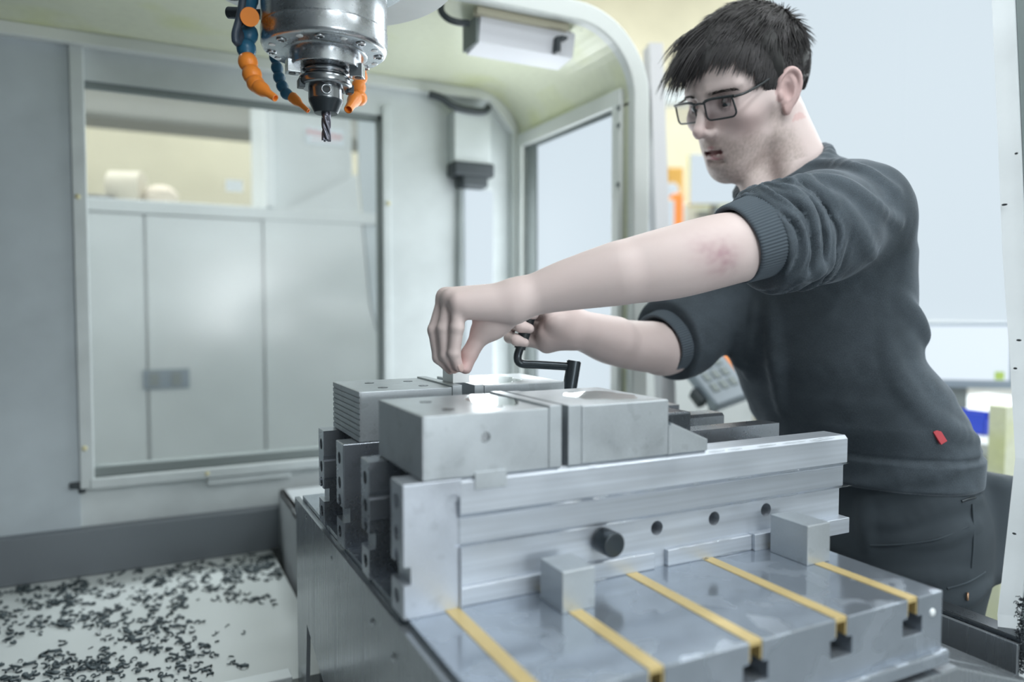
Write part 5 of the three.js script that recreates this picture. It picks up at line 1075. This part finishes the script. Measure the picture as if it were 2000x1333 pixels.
function trouserField(x, y, z) {
  let d = trouserBase(x, y, z);
  if (d < 0.05) for (const w of trouserFolds) if (len3(x - w.c.x, y - w.c.y, z - w.c.z) < w.R) d = smin(d, w.f(x, y, z), 0.012);
  // cargo pocket standing off the hip
  const px = Math.abs(x - pocketC.x) - 0.03, py = Math.abs(y - pocketC.y + 0.15 * (x - pocketC.x)) - 0.062, pz = Math.abs(z - pocketC.z + 0.01) - 0.045;
  const pb = len3(Math.max(px, 0), Math.max(py, 0), Math.max(pz, 0)) + Math.min(0, Math.max(px, py, pz)) - 0.018;
  d = smin(d, pb, 0.03);
  if (d < 0.03) d += 0.0026 * noise.noise(x * 11 + 4, y * 16, z * 11) + 0.0018 * noise.noise(x * 20, y * 14, z * 20);
  return smax(d, 0.085 - y, 0.004);
}
{
  const tr = bodyPart('trousers', meshField(trouserField, V(0.85, 0.06, -1.02), V(1.26, 1.07, -0.55), 0.0055 * FINE, { eps: 0.003 }), S({ name: 'charcoal work trouser cloth', color: L(0.042, 0.056, 0.069), roughness: 0.85, bumpMap: tx.twill, bumpScale: 0.0004 }), person);
  const cloth = S({ name: 'charcoal cloth edge', color: L(0.05, 0.066, 0.08), roughness: 0.85, bumpMap: tx.twill, bumpScale: 0.0003 });
  const b = march(trouserField, 1890, 1166); if (b) bodyPart('button', prep(new THREE.TorusGeometry(0.0042, 0.0016, 8, 20).rotateY(0.5).translate(b.x, b.y, b.z)), S({ name: 'copper button', color: L(0.45, 0.28, 0.18), metalness: 0.8, roughness: 0.4 }), tr);
  const bl = march(trouserField, 1905, 912); if (bl) bodyPart('belt_loop', prep(bx(-0.008, 0.008, -0.022, 0.016, -0.004, 0.004, 0.002).rotateY(0.7).translate(bl.x, bl.y, bl.z)), cloth, tr);
  const strip = (pts, r) => { const q = pts.map(([x, y]) => march(trouserField, x, y)).filter(Boolean); return q.length > 2 ? prep(tube(q, r, 30, 8)) : null; };
  for (const [pts, r] of [[[[1700, 1066], [1760, 1064], [1830, 1054], [1890, 1030]], 0.0014], [[[1900, 985], [1902, 1050], [1898, 1110]], 0.0016], [[[1850, 1150], [1890, 1138], [1925, 1118]], 0.0016]]) { const g = strip(pts, r); if (g) bodyPart('seam', g, cloth, tr); }
  const zz = strip([[1878, 980], [1892, 975], [1905, 972]], 0.0018); if (zz) bodyPart('zip', zz, M.darkSteel, tr);
  for (const [hz, hx] of hip) {
    const shoe = (x, y, z) => { let d = smin(ellip(V(hx - 0.1, 0.05, hz), 0.11, 0.045, 0.05)(x, y, z), bone(V(hx, 0.06, hz), V(hx + 0.02, 0.1, hz), 0.05, 0.05)(x, y, z), 0.04); return smax(d, 0.004 - y, 0.004); };
    bodyPart('shoe', meshField(shoe, V(hx - 0.25, -0.01, hz - 0.08), V(hx + 0.12, 0.17, hz + 0.08), 0.008), M.black, person);
  }
}
// ---- skin
{
  const skin = P({ name: 'skin', vertexColors: true, roughness: 0.55, bumpMap: tx.skin, bumpScale: 0.00025, sheen: 0.15, sheenRoughness: 0.5, sheenColor: L(1, 0.85, 0.8) });
  const g = meshField(skinField, V(0.25, 0.98, -1.25), V(1.16, 1.76, -0.6), 0.0027 * FINE, { color: skinColor, eps: 0.0012, slack: 1.6 });
  bodyPart('body', g, skin, person);
  // nails
  const nailMat = P({ name: 'finger nail', color: L(0.62, 0.45, 0.42), roughness: 0.3 });
  for (const [f, dir] of [[fingersL[0], V(0.2, 0.1, 1)], [fingersL[1], V(-0.6, 0, 0.75)], [fingersL[2], V(-0.8, 0, 0.5)]]) {
    const tip = f.q[3], ax = V().subVectors(f.q[3], f.q[2]).normalize(), n = dir.clone().addScaledVector(ax, -dir.dot(ax)).normalize(), m = new THREE.Matrix4().makeBasis(ax.clone().cross(n), ax, n).setPosition(tip.clone().addScaledVector(n, 0.0046).addScaledVector(ax, -0.001));
    const s = prep(new THREE.SphereGeometry(1, 18, 12).scale(0.0042, 0.0062, 0.0013).applyMatrix4(m));
    bodyPart('nail', s, nailMat, person);
  }
  // eyes
  const em = S({ name: 'eye', vertexColors: true, roughness: 0.12 });
  for (const s of [1, -1]) {
    const e = new THREE.SphereGeometry(0.0119, 40, 30), p = e.attributes.position, cols = [], look = V(-0.15, -0.42, 1).normalize();
    for (let i = 0; i < p.count; i++) { const d = V().fromBufferAttribute(p, i).normalize(), a = Math.acos(Math.min(1, d.dot(look))); const c = a < 0.17 ? [0.01, 0.01, 0.012] : a < 0.46 ? [0.06, 0.09, 0.1] : a < 0.5 ? [0.03, 0.04, 0.045] : [0.6, 0.58, 0.57]; cols.push(...c); }
    e.setAttribute('color', new THREE.Float32BufferAttribute(cols, 3)); e.translate(s * eyeBall.c.x, eyeBall.c.y, eyeBall.c.z).applyMatrix4(head.m);
    bodyPart('eye', prep(e), em, person);
  }
  for (const s of [1, -1]) {
    const g = [];
    for (let i = 0; i < 80; i++) {
      const u = rnd(), x = mix(0.014, 0.052, u), y = 0.0225 + 0.0022 * Math.sin(u * 2.6) + rr(-0.0018, 0.0018), f = (z) => headField(s * x, y, z);
      let z = 0.12; for (let k = 0; k < 60; k++) { const d = f(z); if (d < 0.0004) break; z -= Math.max(0.0004, d * 0.7); }
      g.push(frameBar(V(s * x, y, z), V(s * (x + 0.005), y + 0.0015 + rr(-0.001, 0.001) - 0.003 * u, z + 0.0004 - 0.003 * u), 0.00042, 0.00012, 4));
    }
    bodyPart('eyebrow', mergeGeometries(g.map(prep)).applyMatrix4(head.m), S({ name: 'eyebrow hair', color: L(0.04, 0.035, 0.032), roughness: 0.7 }), person);
  }
  bodyPart('teeth', prep(new THREE.TorusGeometry(0.024, 0.0032, 8, 24, 1.5).rotateZ(Math.PI / 2 - 0.75).rotateX(Math.PI / 2).scale(1, 1.1, 1).translate(0, -0.0622, 0.0585).applyMatrix4(head.m)), S({ name: 'teeth', color: L(0.6, 0.58, 0.54), roughness: 0.3 }), person);
}
// ---- hair: a dark cap with strands combed forwards and down
{
  const C = V(0, 0.047, -0.012), R3 = [0.0742, 0.0888, 0.0988];
  const inHair = (p, soft = 0) => {
    const ax = Math.abs(p.x);
    if (p.z > 0.02) { const line = 0.083 - 0.012 * sstep(0.01, 0.055, ax) - 0.06 * sstep(0.045, 0.0, p.z - 0.02) * sstep(0.045, 0.062, ax); return p.y > line - soft; }
    if (p.z > 0.008) return p.y > (ax > 0.05 ? -0.012 + 0.9 * Math.max(0, p.z - 0.014) : 0) - soft;
    if (p.z > -0.03) return p.y > 0.038 - 0.9 * Math.max(0, -0.008 - p.z) - soft;
    return p.y > -0.052 - soft;
  };
  const P0 = [], IDX = [], COL = [];
  const crown = V(0.01, 0.128, -0.068);
  const strand = (root, n, t, L0, lift, drop, w, col, side) => {
    const K = 6, b = n.clone().cross(t).normalize(), base = P0.length / 3;
    for (let k = 0; k <= K; k++) {
      const s = k / K, c = root.clone().addScaledVector(t, L0 * s).addScaledVector(n, lift * L0 * (s - 0.55 * s * s)).add(V(side * L0 * s * s, -drop * L0 * s * s, 0));
      // stay outside the skull
      const q = V((c.x - C.x) / R3[0], (c.y - C.y) / R3[1], (c.z - C.z) / R3[2]), ql = q.length(), min = 1.02 + 0.09 * Math.sin(Math.PI * Math.min(1, s + 0.15));
      if (ql < min && c.y > 0.0) { q.multiplyScalar(min / ql); c.set(q.x * R3[0] + C.x, q.y * R3[1] + C.y, q.z * R3[2] + C.z); }
      const sd = skull(c.x, c.y, c.z); if (sd < 0.004) c.addScaledVector(n, 0.004 - sd);
      const r = w * (1 - s) ** 0.7 + 0.00012;
      const nn = n;
      for (let a = 0; a < 3; a++) { const ang = a / 3 * Math.PI * 2; const v = c.clone().addScaledVector(b, r * Math.cos(ang)).addScaledVector(nn, 0.7 * r * Math.sin(ang)); P0.push(v.x, v.y, v.z); COL.push(...col); }
    }
    for (let k = 0; k < K; k++) for (let a = 0; a < 3; a++) { const i = base + k * 3 + a, j = base + k * 3 + (a + 1) % 3; IDX.push(i, j, i + 3, j, j + 3, i + 3); }
  };
  let made = 0, tries = 0;
  while (made < 11000 && tries++ < 90000) {
    const u = rr(-0.75, 1), ph = rr(0, Math.PI * 2), d = V(Math.sqrt(1 - u * u) * Math.cos(ph), u, Math.sqrt(1 - u * u) * Math.sin(ph));
    const p = V(C.x + d.x * R3[0], C.y + d.y * R3[1], C.z + d.z * R3[2]);
    if (!inHair(p)) continue;
    const n = V(d.x / R3[0], d.y / R3[1], d.z / R3[2]).normalize(), ax = Math.abs(p.x);
    let t = p.clone().sub(crown); const front = sstep(-0.06, 0.05, p.z), top = sstep(0.06, 0.11, p.y), sides = sstep(0.04, 0.07, ax);
    t.addScaledVector(V(0, 0, 1), 0.05 * top).addScaledVector(V(-0.3, 0, 0.4), 0.06 * front * top);
    if (sides > 0 && p.y < 0.1) t.lerp(V(0, -1, 0.28).multiplyScalar(0.12), 0.75 * sides);
    if (p.z < -0.07) t.lerp(V(0, -1, 0.1).multiplyScalar(0.1), 0.6 * sstep(0.1, 0.03, p.y));
    t.addScaledVector(n, -t.dot(n)).normalize();
    const clump = noise.noise(p.x * 55, p.y * 30, p.z * 55), c2 = noise.noise(p.x * 90 + 9, p.y * 90, p.z * 90);
    t.addScaledVector(n.clone().cross(t), 0.28 * clump + rr(-0.09, 0.09)).normalize();
    const fr = sstep(0.0, 0.05, p.z) * sstep(0.055, 0.095, p.y), low = sstep(0.05, 0.02, p.y);
    let L0 = mix(mix(0.026, 0.046, top), 0.044, fr) * rr(0.65, 1.2);
    L0 = mix(L0, rr(0.011, 0.02), low * (ax > 0.045 || p.z < -0.05 ? 1 : 0));
    const far = fr * sstep(0.025, -0.02, p.x);
    L0 *= (1 + 0.4 * far) * (1 - 0.42 * fr * sstep(0.0, 0.04, p.x)) * (1 + 0.35 * clump * fr);
    const lift = mix(mix(0.1, 0.42, top), 0.4, fr) + 0.24 * clump * (1 - low) + 0.42 * far, drop = mix(0.12, 0.46, fr) - 0.24 * far;
    const g = 0.55 + 0.95 * rnd() + 0.45 * c2, col = [0.042 * g, 0.039 * g, 0.041 * g];
    strand(p, n, t, L0, lift, drop, rr(0.0008, 0.0017), col, -0.28 * fr);
    made++;
  }
  // cap
  const cap = meshField((x, y, z) => {
        const ax = Math.abs(x);
    const fr = 0.086 - 0.012 * sstep(0.01, 0.055, ax) - 0.1 * sstep(0.05, 0.0, z - 0.005) * sstep(0.045, 0.064, ax) - 0.02 * sstep(0.02, -0.01, z);
    let lim = z > 0.012 ? fr : mix(Math.min(fr, 0.0), 0.04, sstep(0.012, 0.004, z));
    if (z <= -0.028) lim = mix(0.04, -0.048, sstep(-0.026, -0.045, z));
    const d = skull(x, y, z) - (0.0005 + 0.009 * sstep(0.0, 0.075, y - lim)) + 0.002 * noise.noise(x * 60, y * 35, z * 60);
    return smax(d, lim - y, 0.002);
  }, V(-0.11, -0.09, -0.14), V(0.11, 0.17, 0.12), 0.004 * FINE, {});
  cap.setAttribute('color', new THREE.Float32BufferAttribute(new Float32Array(cap.attributes.position.count * 3).fill(0.014), 3));
  const sg = new THREE.BufferGeometry(); sg.setAttribute('position', new THREE.Float32BufferAttribute(P0, 3)); sg.setAttribute('color', new THREE.Float32BufferAttribute(COL, 3)); sg.setAttribute('uv', new THREE.Float32BufferAttribute(new Float32Array(P0.length / 3 * 2), 2)); sg.setIndex(IDX); sg.computeVertexNormals();
  const g = mergeGeometries([cap.toNonIndexed(), sg.toNonIndexed()]); g.applyMatrix4(head.m);
  bodyPart('hair', g, S({ name: 'dark brown hair', vertexColors: true, roughness: 0.6 }), person);
}
// ---- glasses
{
  const gl = new THREE.Group(); gl.name = 'glasses'; person.add(gl);
  const frameMat = S({ name: 'black spectacle frame', color: L(0.018, 0.025, 0.03), roughness: 0.35 });
  const Yc = 0.001, W = 0.0262, H = 0.0152, gm = head.m;
  const wrap = (x, y) => V(x, y + Yc, 0.1065 - 1.9 * Math.max(0, Math.abs(x) - 0.012) ** 2 * 2.2 + 0.12 * (y));
  const rimPts = (s) => { const o = []; const rc = 0.0075, corners = [[W - rc, H - 0.005, 0.005], [-W + rc, H - 0.005, 0.005], [-W + rc + 0.002, -H + rc, rc], [W - rc - 0.001, -H + rc, rc]]; for (let c = 0; c < 4; c++) for (let i = 0; i <= 5; i++) { const a = Math.PI / 2 * (c + i / 5); o.push([corners[c][0] + corners[c][2] * Math.cos(a), corners[c][1] + corners[c][2] * Math.sin(a)]); } return o.map(([x, y]) => wrap(s * (0.0345 + x), y)); };
  const make = (name, g, mat) => bodyPart(name, prep(g.applyMatrix4(gm)), mat, gl);
  for (const s of [1, -1]) {
    const pts = rimPts(s);
    make('rim', new THREE.TubeGeometry(new THREE.CatmullRomCurve3(pts, true), 90, 0.0015, 8, true), frameMat);
    make('brow_bar', tube([wrap(s * 0.010, H - 0.003), wrap(s * 0.02, H), wrap(s * 0.04, H + 0.0002), wrap(s * 0.0605, H - 0.001)], 0.0022, 30, 8), frameMat);
    // lens: a fan over the rim outline
    const c = wrap(s * 0.0345, 0), pos = [c.x, c.y, c.z], idx = []; pts.forEach((p) => pos.push(p.x, p.y, p.z)); for (let i = 0; i < pts.length; i++) idx.push(0, 1 + i, 1 + (i + 1) % pts.length);
    const lg = new THREE.BufferGeometry(); lg.setAttribute('position', new THREE.Float32BufferAttribute(pos, 3)); lg.setIndex(idx); lg.computeVertexNormals();
    make('lens', lg, P({ name: 'spectacle lens', color: L(0.74, 0.74, 0.76), transmission: 1, thickness: 0, roughness: 0.02, ior: 1.5 }));
    const h0 = wrap(s * 0.0605, H - 0.002);
    make('temple', tube([h0, V(s * 0.0685, h0.y + 0.001, h0.z - 0.012), V(s * 0.0735, 0.0225, 0.05), V(s * 0.0765, 0.034, 0.01), V(s * 0.0785, 0.035, -0.008), V(s * 0.0775, 0.012, -0.026)], 0.0019, 40, 8), frameMat);
    if (s === 1) for (let i = 0; i < 3; i++) make('mark', new THREE.BoxGeometry(0.0006, 0.0012 + i * 0.0007, 0.0009).rotateX(0.4).translate(0.0715, h0.y + 0.0016, h0.z - 0.02 - i * 0.0013), M.alu);
  }
  make('bridge', tube([wrap(-0.0105, H - 0.0045), V(0, Yc + H - 0.0035, 0.108), wrap(0.0105, H - 0.0045)], 0.0017, 20, 8), frameMat);
}

scene.traverse((o) => { if (o.isLight) { o.castShadow = true; } });
renderer.render(scene, camera);
